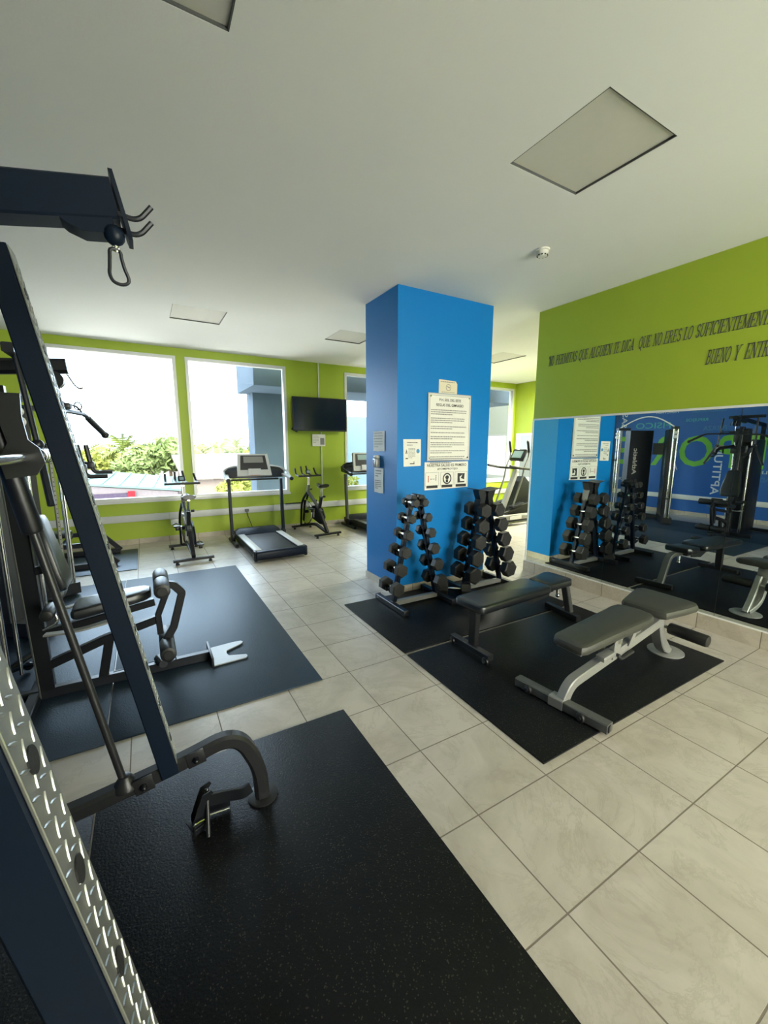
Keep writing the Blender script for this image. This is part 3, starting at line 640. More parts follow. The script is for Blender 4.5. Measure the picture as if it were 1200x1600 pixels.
# ---------------- dumbbells and racks ----------------
def hexhead(mb, c, R, w_, rot=0.0):
    """hexagonal head, axis y, chamfered"""
    R6 = lambda r, y: [(c[0]+r*math.cos(PI/3*k+rot), y, c[2]+r*math.sin(PI/3*k+rot)) for k in range(6)]
    y0, y1 = c[1]-w_/2, c[1]+w_/2; e = R*.14
    mb.rings([R6(R-e, y0), R6(R, y0+e*.7), R6(R, y1-e*.7), R6(R-e, y1)])
def dumbbell(name, label, x, y, z, R, w_, sp, rot=0.0, small=False, group='hex dumbbells on the racks', rz=0):
    t = thing(name, label, 'dumbbell', (x, y, z), 0, group)
    b = MB(); ys = [0, .25, .5, .75, 1]; L = sp-w_
    b.lathe([(-L/2-.004, .012), (-L/2+.01, .0125), (-L/4, .0155), (0, .017), (L/4, .0155), (L/2-.01, .0125), (L/2+.004, .012)], (x, y, z), (0,1,0), 12); b.build('handle', 'chrome', t)
    for s in (-1, 1):
        b = MB(); hexhead(b, (x, y+s*sp/2, z), R, w_, rot); h = b.build('weight_head', 'rubberg', t)
        b = MB(); b.cyl((x, y+s*(sp/2+w_/2-.001), z), (x, y+s*(sp/2+w_/2+.0015), z), R*.55, seg=20); b.build('end_disc', 'rubber', h)
        if small:
            b = MB(); b.cyl((x, y+s*(sp/2-w_/2-.012), z), (x, y+s*(sp/2-w_/2+.002), z), .030, seg=20); b.build('collar', 'chrome', h)
    if rz: t.rotation_euler = (0, 0, rz)
    return t
ORD = ['top', 'second from the top', 'third from the top', 'fourth from the top', 'fifth from the top', 'bottom']
def rack(name, label, x0, x1, xt, levels, feet, top, wing):
    """A-frame rack seen along y: levels = [(xl, xr, z)], y centre 3.35"""
    yc = 3.36; t = thing(name, label, 'dumbbell rack', ((x0+x1)/2, yc, .012), 0, 'A-frame dumbbell racks')
    for x in feet:
        f = MB(); f.rt([(x, 3.09, .040), (x, 3.63, .040)], .055, .055, (1,0,0)); fo = f.build('foot_bar', 'gun', t)
        c_ = MB(); c_.bb((x-.03, 3.083, .012), (x+.03, 3.092, .070), .003); c_.bb((x-.03, 3.628, .012), (x+.03, 3.637, .070), .003); c_.build('end_cap', 'black', fo)
    f = MB(); f.rt([(feet[0], yc, .045), (feet[1], yc, .045)], .05, .05, (0,1,0)); f.build('cross_bar', 'silver', t)
    zt = top-.02
    for s, xb in ((0, feet[0]), (1, feet[1])):
        zl = levels[-1][2]; xl = levels[-1][s]; off = (-.012, .012)[s]
        # main slanted sheet post, just inside the cradles
        p0 = V(xb+(.03 if s == 0 else -.03), yc, .06); pts = [p0]
        for L in reversed(levels): pts.append(V(L[s]+(.035 if s == 0 else -.035), yc, L[2]))
        pts.append(V(xt+(-.045 if s == 0 else .045), yc, zt))
        b = MB(); b.rt([pts[0], pts[-1]], .05, .045, (0,1,0)); b.build('post', 'navy', t)
        for L in levels:
            x, z = L[s], L[2]; d = 1 if s == 0 else -1
            k = (z-.06)/(zt-.06); xp = pts[0].x+(pts[-1].x-pts[0].x)*k
            c_ = MB(); g = .034
            for yy in (yc-.032, yc+.026):
                poly = [(xp, z-.085), (x-d*.035, z-.045), (x-d*.045, z+.004), (x-d*.028, z-.016), (x, z-.022), (x+d*.028, z-.016), (x+d*.045, z+.02), (xp+d*.01, z+.03)]
                c_.prism(poly, (0, yy, 0), (1,0,0), (0,0,1), (0, .006, 0))
            c_.build('cradle', 'dark', t)
    if wing:
        b = MB(); n = 8
        up = [(-.17+.34*k/n, .012*math.cos(2*PI*(k/n))+.004) for k in range(n+1)]
        b.prism([(a, c) for a, c in up]+[(a, c-.006) for a, c in reversed(up)], (xt, yc-.09, top-.012), (1,0,0), (0,0,1), (0, .18, 0)); b.build('top_tray', 'gun', t)
        b = MB()
        for d in (-1, 1): b.prism([(d*.13, 0), (d*.03, 0), (d*.012, -.05), (d*.05, -.24), (d*.13, -.24), (d*.09, -.10)], (xt, yc-.045, top-.015), (1,0,0), (0,0,1), (0, .09, 0))
        b.build('gusset', 'gun', t)
    else:
        b = MB()
        for d in (-1, 1): b.prism([(d*.012, -.10), (d*.012, -.01), (d*.03, .012), (d*.07, .012), (d*.092, -.02), (d*.07, -.055), (d*.05, -.10)], (xt, yc-.05, top-.01), (1,0,0), (0,0,1), (0, .10, 0))
        b.pad((xt, yc-.06, top-.005), (xt, yc+.06, top-.005), .02); b.build('top_bracket', 'gun', t)
    return t
LV1 = [(2.243, 2.352, 1.058), (2.200, 2.393, .906), (2.163, 2.433, .748), (2.120, 2.472, .582), (2.070, 2.515, .411), (2.025, 2.556, .228)]
rack('dumbbell_rack', 'A-frame dumbbell rack with six tiers in front of the column corner', 2.02, 2.66, 2.31, LV1, (2.035, 2.62), 1.130, False)
S1 = [(.043, .050, .17), (.047, .052, .175), (.053, .060, .185), (.062, .066, .195), (.068, .072, .205), (.074, .078, .215)]
for i, (xl, xr, z) in enumerate(LV1):
    R, w_, sp = S1[i]
    for s, x in ((0, xl), (1, xr)):
        dumbbell('hex_dumbbell', 'hex dumbbell on the %s tier, %s arm of the left rack' % (ORD[i], ('left', 'right')[s]), x, 3.345, z+.004, R, w_, sp, 0.1 if s else PI/6-.1, small=(i < 3 and s == 0))
LV2 = [(3.130, 3.330, .915), (3.100, 3.386, .748), (3.058, 3.436, .578), (3.022, 3.479, .402), (2.990, 3.521, .220)]
rack('dumbbell_rack', 'A-frame dumbbell rack with five tiers of large dumbbells and a winged top tray', 2.93, 3.6, 3.235, LV2, (2.95, 3.56), 1.150, True)
ORD2 = ['top', 'second from the top', 'middle', 'fourth from the top', 'bottom']
for i, (xl, xr, z) in enumerate(LV2):
    R, w_, sp = .080+.004*i, .085+.003*i, .215+.008*i
    for s, x in ((0, xl), (1, xr)):
        dumbbell('hex_dumbbell', 'large hex dumbbell on the %s tier, %s arm of the right rack' % (ORD2[i], ('left', 'right')[s]), x, 3.345, z+.004, R, w_, sp, 0.15 if s else PI/6)
dumbbell('hex_dumbbell', 'black hex dumbbell lying on the mat between the two racks', 2.80, 3.30, .085, .075, .10, .24, 0, rz=.9, group='dumbbells lying on the mat')

# ---------------- flat bench ----------------
t = thing('flat_bench', 'flat black bench with a split pad beside the dumbbell racks', 'bench', (2.6, 2.26, .010))
MB().cushion([(x, y) for x, y in rrect(.86, .29, .05, 4)], (2.425, 2.235, .405), (1,.06,0), (-.06,1,0), (0,0,1), .058).build('back_pad', 'vinyl', t)
MB().cushion([(x, y) for x, y in ((-.15,-.10),(-.13,-.12),(.10,-.145),(.14,-.12),(.15,-.05),(.15,.05),(.14,.12),(.10,.145),(-.13,.12),(-.15,.10))], (3.03, 2.285, .400), (1,.03,.05), (-.03,1,0), (-.05,0,1), .060).build('seat_pad', 'vinyl', t)
MB().rt([(2.06, 2.215, .375), (3.02, 2.27, .375)], .07, .055, (0,1,0)).build('main_beam', 'gun', t)
MB().rt([(2.125, 2.25, .37), (2.115, 2.25, .06)], .075, .05, (0,1,0)).build('leg', 'gun', t)
f = MB(); f.rt([(2.105, 2.05, .060), (2.095, 2.47, .060)], .055, .05, (1,0,0)); f.build('foot_bar', 'gun', t)
for x, y in ((2.07, 2.06), (2.07, 2.44)):
    wv = MB(); wv.pad((x-.02, y, .042), (x+.01, y, .042), .031); wh = wv.build('wheel', 'black', t)
    MB().cyl((x-.026, y, .042), (x-.018, y, .042), .012).build('axle_cap', 'chrome', wh)
b = MB(); b.rt(fil([(3.10, 2.28, .385), (3.27, 2.31, .385), (3.385, 2.32, .06)], .10, 8), .07, .045, (0,1,0)); b.build('leg', 'greysteel', t)
MB().rt([(3.36, 2.20, .037), (3.40, 2.58, .037)], .055, .052, (1,0,0)).build('foot_bar', 'gun', t)
b = MB(); b.cyl((3.12, 2.27, .39), (3.13, 2.27, .29), .012); b.sph((3.13, 2.27, .285), .02); b.build('adjuster_knob', 'chrome', t)
b = MB(); b.prism([(2.55, .36), (2.95, .36), (2.95, .33), (2.72, .30)], (0, 2.22, 0), (1,0,0), (0,0,1), (0, .01, 0)); b.build('hinge_plate', 'gun', t)

# ---------------- adjustable bench ----------------
t = thing('adjustable_bench', 'silver framed adjustable bench with grey pads and a foam leg roller', 'bench', (2.7, 1.46, .010))
yb = 1.475
sp_ = fil([(2.12, yb-.02, .052), (2.185, yb-.02, .155), (2.40, yb-.02, .195), (2.62, yb-.02, .233), (3.20, yb-.02, .345)], .12, 7)
MB().rt(sp_, .060, .062, (0,1,0)).build('spine', 'silver', t)
b = MB(); b.rt([(2.08, 1.765, .045), (2.15, 1.165, .045)], .068, .058, (1,0,0)); fb = b.build('foot_bar', 'greysteel', t)
b = MB(); b.rt([(2.149, 1.168, .045), (2.151, 1.162, .045)], .050, .040, (1,0,0)); b.build('open_end', 'ink', fb)
b = MB(); b.rt([(2.106, 1.52, .047), (2.120, 1.43, .047)], .078, .066, (1,0,0)); b.build('clamp', 'silver', fb)
for y, x in ((1.66, 2.055), (1.31, 2.095)):
    wv = MB(); wv.pad((x-.012, y, .040), (x+.018, y, .040), .029); wh = wv.build('wheel', 'rubber', t)
    MB().cyl((x-.018, y, .040), (x-.010, y, .040), .012).build('axle_cap', 'chrome', wh)
# back pad: tapered, from head end (low) to hip
def tilt(a): return (math.cos(a), 0, math.sin(a)), (-math.sin(a), 0, math.cos(a))
u, n = tilt(.075)
ol = [(-.42,-.07),(-.41,-.098),(-.38,-.112),(-.10,-.124),(.26,-.137),(.33,-.125),(.36,-.09),(.37,0),(.36,.09),(.33,.125),(.26,.137),(-.10,.124),(-.38,.112),(-.41,.098),(-.42,.07)]
MB().cushion(ol, (2.575, yb+.002, .400), u, (0,1,0), n, .062, .022).build('back_pad', 'gvinyl', t)
u, n = tilt(.10)
ol = [(-.17,-.115),(-.15,-.145),(.02,-.195),(.13,-.215),(.165,-.19),(.175,-.14),(.175,.14),(.165,.19),(.13,.215),(.02,.20),(-.15,.165),(-.17,.14)]
MB().cushion(ol, (3.17, yb, .440), u, (0,1,0), n, .060, .022).build('seat_pad', 'gvinyl', t)
b = MB(); b.box((2.56, yb-.045, .396), (.42, .03, .02), (0, -.075, 0), .003); b.build('pad_rail', 'silver', t)
b = MB(); b.box((2.56, yb+.045, .396), (.42, .03, .02), (0, -.075, 0), .003); b.build('pad_rail', 'silver', t)
b = MB(); b.box((2.20, yb, .374), (.05, .17, .016), (0, -.075, 0), .003); b.build('head_plate', 'silver', t)
b = MB(); b.prism([(2.545, .235), (2.60, .24), (2.655, .40), (2.60, .41), (2.555, .35)], (0, yb-.072, 0), (1,0,0), (0,0,1), (0, .008, 0)); b.prism([(2.545, .235), (2.60, .24), (2.655, .40), (2.60, .41), (2.555, .35)], (0, yb+.02, 0), (1,0,0), (0,0,1), (0, .008, 0)); b.box((2.50, yb-.05, .27), (.13, .06, .035), (0, -.1, 0), .004); b.build('adjuster_bracket', 'silver', t)
b = MB(); b.prism([(2.74, .275), (2.79, .285), (2.86, .405), (2.82, .41)], (0, yb-.06, 0), (1,0,0), (0,0,1), (0, .008, 0)); b.build('support_tab', 'silver', t)
MB().cyl((2.585, yb-.092, .262), (2.585, yb-.06, .262), .012).build('bolt', 'ink', t)
MB().cyl((2.60, yb-.085, .35), (2.60, yb-.06, .35), .016).build('bolt', 'chrome', t)
b = MB(); b.tube(fil([(2.63, yb-.05, .235), (2.66, yb-.06, .205), (2.78, yb-.07, .235)], .04), .013); b.build('pull_handle', 'foam', t)
b = MB(); b.rt(fil([(3.20, yb, .425), (3.225, yb, .25), (3.30, yb, .10), (3.46, yb+.03, .025)], .12, 8), .075, .05, (0,1,0)); b.rt(fil([(3.28, yb+.02, .36), (3.36, yb+.03, .16), (3.48, yb+.03, .025)], .08, 6), .05, .035, (0,1,0)); b.build('front_leg', 'silver', t)
b = MB(); b.lathe([(.010, .125), (.016, .125), (.020, .118)], (3.46, yb+.03, 0), seg=32); b.build('base_disc', 'silver', t)
b = MB(); b.box((3.21, yb, .395), (.12, .09, .09), None, .006); b.box((2.92, yb, .36), (.05, .06, .13), None, .004); b.build('seat_bracket', 'silver', t)
MB().cyl((3.30, yb+.04, .275), (3.30, 1.20, .270), .014).build('roller_axle', 'chrome', t)
MB().pad((3.30, yb-.045, .272), (3.30, 1.175, .270), .043).build('foam_roller', 'foam', t)
MB().pad((3.30, yb+.06, .272), (3.30, 1.775, .270), .043).build('foam_roller', 'foam', t)

# ---------------- treadmills ----------------
def treadmill(label, loc, dark=False):
    t = thing('treadmill', label, 'treadmill', loc, 0)
    cy = 0  # local: x centre, y from 0 (rear) to 1.75 (front), z up
    D = lambda b, nm, m, p=t: b.build(nm, m, p, world=False)
    fr = 'dark' if dark else 'navy'; hi = 'dark' if dark else 'lightgrey'
    b = MB(); b.box((-.345, .70, .10), (.05, 1.36, .10), (.0, 0, 0), .01); b.box((.345, .70, .10), (.05, 1.36, .10), None, .01); b.box((0, .02, .095), (.74, .10, .12), None, .025, 3); D(b, 'deck_frame', fr)
    b = MB(); b.box((0, .72, .135), (.52, 1.34, .014), None, .004); D(b, 'running_belt', 'rubber')
    for s in (-1, 1):
        b = MB(); b.box((s*.315, .66, .156), (.105, 1.16, .018), None, .006); D(b, 'foot_rail', hi)
        b = MB(); b.box((s*.36, .045, .09), (.05, .12, .15), None, .02); D(b, 'rear_cap', 'black')
    b = MB(); R = []
    for k in range(9):
        a = k/8; y = 1.26+.40*a; z = .15+.075*math.sin(a*PI*.9)
        R.append([(-.37+.01*a, y, .05), (-.37, y, z*.8), (-.30, y, z), (.30, y, z), (.37, y, z*.8), (.37-.01*a, y, .05)])
    b.rings(R); h = D(b, 'motor_hood', fr)
    b = MB(); b.cyl((0, 1.40, .214), (0, 1.401, .2175), .012, seg=6); b.box((0, 1.40, .216), (.05, .006, .003)); b.build('emblem', 'chrome', h, world=False)
    for s in (-1, 1):
        b = MB(); b.rt([(s*.425, 1.02, .03), (s*.425, 1.62, .03)], .05, .05, (1,0,0)); b.box((s*.425, 1.35, .10), (.055, .16, .14), None, .015); D(b, 'base_foot', 'black')
        b = MB(); b.rt([(s*.43, 1.36, .06), (s*.43, 1.42, 1.05)], .045, .075, (1,0,0)); D(b, 'upright', 'greysteel' if dark else 'navy')
        b = MB(); b.rt(fil([(s*.44, 1.46, 1.13), (s*.485, 1.30, 1.115), (s*.50, 1.02, 1.075)], .08), .07, .05, (1,0,0), .014); g = D(b, 'handrail', hi)
        b = MB(); b.cyl((s*.50, 1.03, 1.075), (s*.50, 1.005, 1.072), .032); b.build('end_cap', 'black', g, world=False)
    b = MB(); n = 12; R = []
    for k in range(n+1):
        x = -.48+.96*k/n; a = x/.48; zt = 1.20+.075*math.sqrt(max(0, 1-a*a*.92)); yf = 1.36-.04*(1-a*a)
        R.append([(x, yf, 1.075+.01*a*a), (x, yf+.16, 1.10), (x, yf+.18, zt-.02), (x, yf+.10, zt), (x, yf+.02, zt-.06)])
    b.rings(R); D(b, 'dashboard', 'dark')
    for s in (-1, 1):
        b = MB(); b.tube(fil([(s*.49, 1.06, 1.085), (s*.525, 1.22, 1.13), (s*.515, 1.42, 1.20), (s*.40, 1.49, 1.255), (s*.24, 1.50, 1.275)], .08, 5), .018, 8); D(b, 'dashboard_rim', 'dark' if dark else 'lightgrey')
    b = MB(); b.box((-.02, 1.335, 1.055), (.78, .03, .03), None, .012); D(b, 'cross_handle', 'black')
    u = Vector((1, 0, 0)); v = Vector((0, .30, .954)); nn = u.cross(v)  # console plane faces -y, up
    o = Vector((-.03, 1.29, 1.12))
    b = MB(); b.prism([(-.28, 0), (.28, 0), (.245, .37), (-.245, .37)], o, u, v, -nn*-.05 if False else (0, .05, -.015)); cns = D(b, 'console', 'lightgrey')
    b = MB(); b.prism([(-.225, .10), (.225, .10), (.20, .345), (-.20, .345)], o+nn*.003, u, v, nn*-.003); b.build('console_face', 'ink', cns, world=False)
    b = MB(); b.prism([(-.16, .22), (.16, .22), (.155, .325), (-.155, .325)], o+nn*.006, u, v, nn*-.003); b.build('display', 'lcd' if dark else 'greyink', cns, world=False)
    b = MB(); b.prism([(-.11, .01), (.11, .01), (.10, .115), (-.10, .115)], o+nn*.02, u, v, nn*-.02); b.build('button_panel', 'lightgrey', cns, world=False)
    b = MB(); b.box((o.x, o.y+.0, 1.135), (.16, .02, .02), None, .006); b.build('safety_key', 'orange', cns, world=False)
    return t
tm = treadmill('treadmill with a grey console in front of the second window', (1.59, 5.66, 0))
t2 = treadmill('dark treadmill partly hidden behind the blue column', (3.86, 6.02, 0), True)
b = MB(); b.tube([(1.56, YW-.03, .40), (1.57, YW-.06, .33), (1.60, YW-.20, .16), (1.62, 7.40, .10)], .006, 6); b.build('power_cord', 'black', tm)
b = MB(); b.box((1.56, YW-.04, .43), (.07, .03, .05), None, .006); b.build('power_plug', 'greysteel', tm)
b = MB(); b.bb((2.30, YW-.05, .492), (2.62, YW-.005, .507)); tag(b.build('black_strip', 'black'), 'thin black strip lying on the trunking beside the treadmill', 'strip')

# ---------------- spin bikes ----------------
def bike(label, loc, rz):
    t = thing('spin_bike', label, 'exercise bike', loc, rz, 'spin bikes by the window wall')
    D = lambda b, nm, m, p=t: b.build(nm, m, p, world=False)   # local: +y forward, rear bar at y=0, front bar y=.98
    for y, w_, nm in ((0, .52, 'rear_stabiliser'), (.98, .44, 'front_stabiliser')):
        b = MB(); b.rt([(-w_/2, y, .055), (w_/2, y, .055)], .06, .035, (0,1,0)); s = D(b, nm, 'black')
        for x in (-1, 1):
            b = MB(); b.lathe([(0, .024), (.008, .026), (.022, .018), (.04, .014)], (x*(w_/2-.05), y, 0)); b.build('levelling_foot', 'rubber', s, world=False)
    b = MB()
    b.rt(fil([(0, .02, .07), (0, .45, .17), (0, .96, .07)], .1), .045, .05, (1,0,0))
    b.rt([(0, .02, .08), (0, .30, .46), (0, .22, .70)], .05, .06, (1,0,0)); D(b, 'main_frame', 'black')
    b = MB(); b.rt(fil([(-.045, .96, .07), (-.045, .90, .55), (-.02, .72, .74)], .15), .03, .04, (1,0,0)); b.rt(fil([(.045, .96, .07), (.045, .90, .55), (.02, .72, .74)], .15), .03, .04, (1,0,0)); D(b, 'fork', 'navy')
    b = MB(); b.rt([(0, .72, .76), (0, .22, .42)], .045, .055, (1,0,0)); b.rt([(0, .72, .70), (0, .69, .88)], .05, .05, (1,0,0)); D(b, 'down_tube', 'greysteel')
    b = MB(); b.lathe([(-.014, .205), (-.018, .225), (0, .232), (.018, .225), (.014, .205)], (0, .80, .36), (1,0,0), 32); b.lathe([(-.006, .03), (-.006, .21), (.006, .21), (.006, .03)], (0, .80, .36), (1,0,0), 32); D(b, 'flywheel', 'chrome')
    b = MB(); b.cyl((-.05, .80, .36), (.05, .80, .36), .03); D(b, 'hub', 'black')
    b = MB()
    pl = [(.28, .46), (.20, .33), (.26, .20), (.38, .17), (.80, .27), (.89, .36), (.82, .45), (.45, .52)]
    b.prism(pl, (.05, 0, 0), (0,1,0), (0,0,1), (.022, 0, 0)); D(b, 'chain_guard', 'navy')
    for s in (-1, 1):
        d = .16*s; b = MB(); b.rt([(s*.085, .36, .32), (s*.095, .36+.05*s, .32-d)], .015, .028, (1,0,0)); cr = D(b, 'crank_arm', 'chrome' if s < 0 else 'black')
        b = MB(); b.box((s*.15, .41 if s > 0 else .31, .32-d), (.09, .10, .022), None, .006); b.tube(fil([(s*.11, .47 if s > 0 else .37, .335-d), (s*.15, .53 if s > 0 else .43, .35-d), (s*.19, .47 if s > 0 else .37, .335-d)], .04), .008, 8); b.box((s*.15, .38 if s > 0 else .28, .29-d), (.05, .03, .05), None, .008); b.build('pedal', 'black', cr, world=False)
    b = MB(); b.rt([(0, .25, .60), (0, .19, .86)], .032, .032, (1,0,0)); b.rt([(0, .10, .865), (0, .32, .865)], .035, .02, (1,0,0)); D(b, 'seat_post', 'chrome')
    b = MB(); R = []
    for k in range(9):
        a = k/8; y = .06+.28*a; wv = (.085*(1-a)**.9+.022)*(.75 if k == 0 else 1); z = .905+.012*math.cos(a*PI*2)
        R.append([(wv*math.cos(q), y, z+(.028 if math.sin(q) > 0 else .040)*math.sin(q)*(1 if math.sin(q) > 0 else 1)) for q in [2*PI*j/14 for j in range(14)]])
    b.rings(R); D(b, 'saddle', 'vinyl')
    b = MB(); b.cyl((.03, .21, .70), (.075, .21, .70), .018); b.cyl((.03, .70, .80), (.07, .70, .80), .016); b.sph((.045, .49, .60), .02); D(b, 'adjuster_knob', 'black')
    b = MB(); b.rt([(0, .695, .85), (0, .675, 1.02)], .032, .032, (1,0,0)); b.rt([(0, .60, 1.025), (0, .80, 1.025)], .035, .02, (1,0,0)); D(b, 'handlebar_post', 'chrome')
    b = MB(); b.tube([(-.24, .63, 1.055), (.24, .63, 1.055)], .017); b.tube(fil([(-.20, .63, 1.055), (-.21, .78, 1.07), (-.205, .82, 1.19)], .05), .016); b.tube(fil([(.20, .63, 1.055), (.21, .78, 1.07), (.185, .82, 1.19)], .05), .016)
    b.tube(fil([(-.06, .66, 1.055), (-.075, .80, 1.08), (-.07, .85, 1.22)], .05), .016); b.tube(fil([(.06, .66, 1.055), (.055, .80, 1.08), (.035, .85, 1.23)], .05), .016); D(b, 'handlebar', 'foam')
    b = MB(); b.box((0, .70, 1.125), (.10, .03, .085), (-.4, 0, 0), .012); c_ = D(b, 'console', 'black')
    b = MB(); b.box((0, .683, 1.130), (.055, .004, .045), (-.4, 0, 0)); b.build('display', 'lcd', c_, world=False)
    return t
bike('spin bike with a saddle towards us in front of the pillar between the big windows', (.485, 6.10, 0), .05)
bike('spin bike under the television, angled left', (2.73, 6.70, 0), .14)

# ---------------- elliptical ----------------
t = thing('elliptical_trainer', 'silver and black elliptical trainer in the gap between column and mirror wall', 'elliptical trainer', (6.9, 6.1, 0))
# runs from rear (left/near) to front; axis leans along +x
ex, ey = 6.75, 6.05
b = MB(); b.rt([(6.35, 5.72, .05), (6.35, 6.32, .05)], .07, .06, (1,0,0)); b.rt([(8.0, 5.75, .05), (8.0, 6.35, .05)], .07, .06, (1,0,0)); b.rt([(6.35, ey, .07), (8.0, ey, .07)], .12, .08, (0,1,0)); b.build('base_frame', 'black', t)
b = MB(); b.box((6.95, 5.79, .17), (1.1, .07, .09), None, .02); b.box((6.95, 6.31, .17), (1.1, .07, .09), None, .02); b.build('guide_track', 'silver', t)
b = MB(); b.bb((6.62, 5.745, .14), (6.95, 5.752, .21)); b.build('label_plate', 'label', t)
b = MB(); b.rt([(6.55, ey-.1, .22), (6.95, ey-.1, 1.12)], .10, .11, (0,1,0), .02); b.build('mast', 'lightgrey', t)
b = MB(); b.prism([(6.70, .20), (7.35, .20), (7.48, .42), (7.42, .80), (7.22, .98), (7.05, .88), (6.95, .55)], (0, ey-.10, 0), (1,0,0), (0,0,1), (0, .20, 0)); b.build('flywheel_housing', 'black', t)
for s, nm in ((-1, 0), (1, 0)):
    y = ey+s*.24
    b = MB(); b.rt([(6.45, y, .26), (7.55, y, .52)], .05, .045, (0,1,0)); la = b.build('pedal_arm', 'black', t)
    b = MB(); b.box((6.85, y, .42), (.36, .14, .04), (0, -.2, 0), .015); b.build('foot_plate', 'dark', la)
    b = MB(); b.tube(fil([(6.75, y, .40), (6.98, y, .95), (7.02, y, 1.18), (7.16, y, 1.42), (7.08, y, 1.72)], .12, 6), .019); b.build('moving_handle', 'silver', t)
    b = MB(); b.tube([(7.14, y, 1.48), (7.09, y, 1.70)], .026); b.build('grip', 'foam', t)
b = MB(); b.tube([(6.55, ey-.30, 1.22), (6.85, ey-.32, 1.17), (7.15, ey-.32, 1.14)], .024); b.tube([(6.55, ey+.30, 1.22), (6.85, ey+.32, 1.17), (7.15, ey+.32, 1.14)], .024); b.tube([(6.9, ey-.32, 1.16), (6.9, ey+.32, 1.16)], .02); b.build('fixed_handle', 'foam', t)
MB().tube([(7.12, ey-.32, 1.14), (7.34, ey-.325, 1.13)], .026).build('worn_grip', 'orange', t)
b = MB(); b.box((7.02, ey-.08, 1.42), (.07, .34, .26), (0, .55, 0), .02); c_ = b.build('console', 'dark', t)
b = MB(); b.box((6.985, ey-.08, 1.44), (.006, .24, .16), (0, .55, 0)); b.build('display', 'lcd', c_)

for o_ in [t]: o_.location.x -= .36
# ---------------- near angled rack (guided barbell machine) ----------------
t = thing('smith_machine', 'big dark slanted barbell machine with perforated tread plate uprights at the left edge', 'exercise machine', (-.5, 1.15, .0))
UX = lambda z: -.018-.170*(z-.34)      # centre of the uprights in x
for y0, y1, oy in ((1.690, 1.770, 1.73), (.520, .600, .56)):
    z0, z1 = .30, 2.20
    b = MB(); b.rt([(UX(z0), oy, z0), (UX(z1), oy, z1)], .080, .064, (0,1,0), .004); up_ = b.build('upright', 'navy', t)
    # tread plate on the front face
    fx = lambda z: UX(z)+.0325*1.0145
    b = MB(); b.rt([(fx(z0+.05)+.002, oy, z0+.05), (fx(z1)+.002, oy, z1)], .080, .004, (0,1,0), .001)
    tdir = Vector((-.170, 0, 1)).normalized(); nd = Vector((1, 0, .170)).normalized(); sd = Vector((0, 1, 0))
    zz = z0+.07; k = 0
    while zz < z1-.03:
        for j, dy in enumerate((-.027, -.009, .009, .027)):
            a = 1 if j % 2 else -1
            dirv = (tdir*math.cos(.45 if a > 0 else 1.1)+sd*a*math.sin(.45 if a > 0 else 1.1)); pv = dirv.cross(nd)
            c0 = Vector((fx(zz), oy+dy, zz))+nd*.0038+tdir*(.015 if j % 2 else 0)
            L = .0125; wv = .0028
            R = [[c0+dirv*d+pv*q*s_+nd*h for q, h in ((-1, 0), (-.5, .0018), (.5, .0018), (1, 0))] for d, s_ in ((-L, .2*wv), (-L*.5, wv), (L*.5, wv), (L, .2*wv))]
            b.rings(R, cap=False, closed=False)
        zz += .036; k += 1
    b.build('tread_plate', 'platesil', up_)
    zz = .45
    while zz < 2.15:
        c0 = Vector((fx(zz), oy, zz)); b = MB(); b.cyl(c0+nd*.003, c0+nd*.0062, .0165, seg=24); b.build('adjustment_hole', 'rubber', up_); zz += .163
    # curved base beam
    s_ = -1 if oy > 1 else -1
    pts = fil([(-1.30, oy, .22), (-.36, oy, .262), (.02, oy, .318), (.255, oy, .375), (.342, oy, .17), (.350, oy, .012)], .13, 9)
    b = MB(); b.rt(pts, .062, .062, (0,1,0), .012); bb_ = b.build('base_beam', 'gun', t)
    b = MB(); b.lathe([(.010, .068), (.016, .068), (.018, .062)], (.352, oy, .0), seg=28); b.build('foot_disc', 'gun', bb_)
    for x, z in ((-.105, .297), (.085, .335)):
        b = MB(); b.box((x, oy-.032, z+.003), (.07, .006, .066), (0, -.16, 0), .003); b.build('mounting_plate', 'gun', bb_)
        b = MB(); b.cyl((x, oy-.032, z), (x, oy-.046, z), .013, seg=6); b.sph((x, oy-.046, z), .011); b.build('bolt', 'black', bb_)
    rx = lambda z: -.175-.165*(z-.344)
    b = MB(); b.cyl((rx(.30), oy, .30), (rx(2.25), oy, 2.25), .0135, seg=18); b.build('guide_rod', 'chrome' if False else 'gun', t)
    b = MB(); b.lathe([(0, .045), (.012, .045), (.05, .02), (.052, .014)], (rx(.30)+.002, oy, .295), seg=20); b.build('rod_socket', 'gun', t)
    b = MB(); b.pad((rx(1.33), oy, 1.33), (rx(1.82), oy, 1.82), .030); b.build('carriage_sleeve', 'black', t)
    b = MB(); pl = [(-.045, -.06), (.03, -.05), (.055, -.01), (.045, .035), (.02, .06), (.012, .13), (.015, .20), (-.035, .20), (-.045, .13), (-.03, .05), (-.055, .0)]
    b.prism([(a, c) for a, c in pl], (-.33, oy-.055, 1.575), (1,0,0), (0,0,1), (0, .012, 0)); b.build('lock_hook', 'gun', t)
    # rear post and braces
    b = MB(); b.rt([(-1.15, oy, .05), (-1.15, oy, 2.25)], .07, .07, (0,1,0)); b.rt([(-1.18, oy, .045), (-.90, oy, .045)], .06, .06, (0,1,0)); b.build('rear_post', 'navy', t)
    b = MB(); b.rt([(UX(2.17), oy, 2.17), (-1.15, oy, 2.22)], .06, .06, (0,1,0)); b.build('top_beam', 'navy', t)
    b = MB(); b.rt([(UX(1.90)+.0, oy+.06, 1.90), (UX(2.05)+.0, oy+.06, 2.05), (UX(2.2)-.05, oy+.06, 2.10)], .03, .05, (0,1,0)); b.build('gusset', 'dark', t)
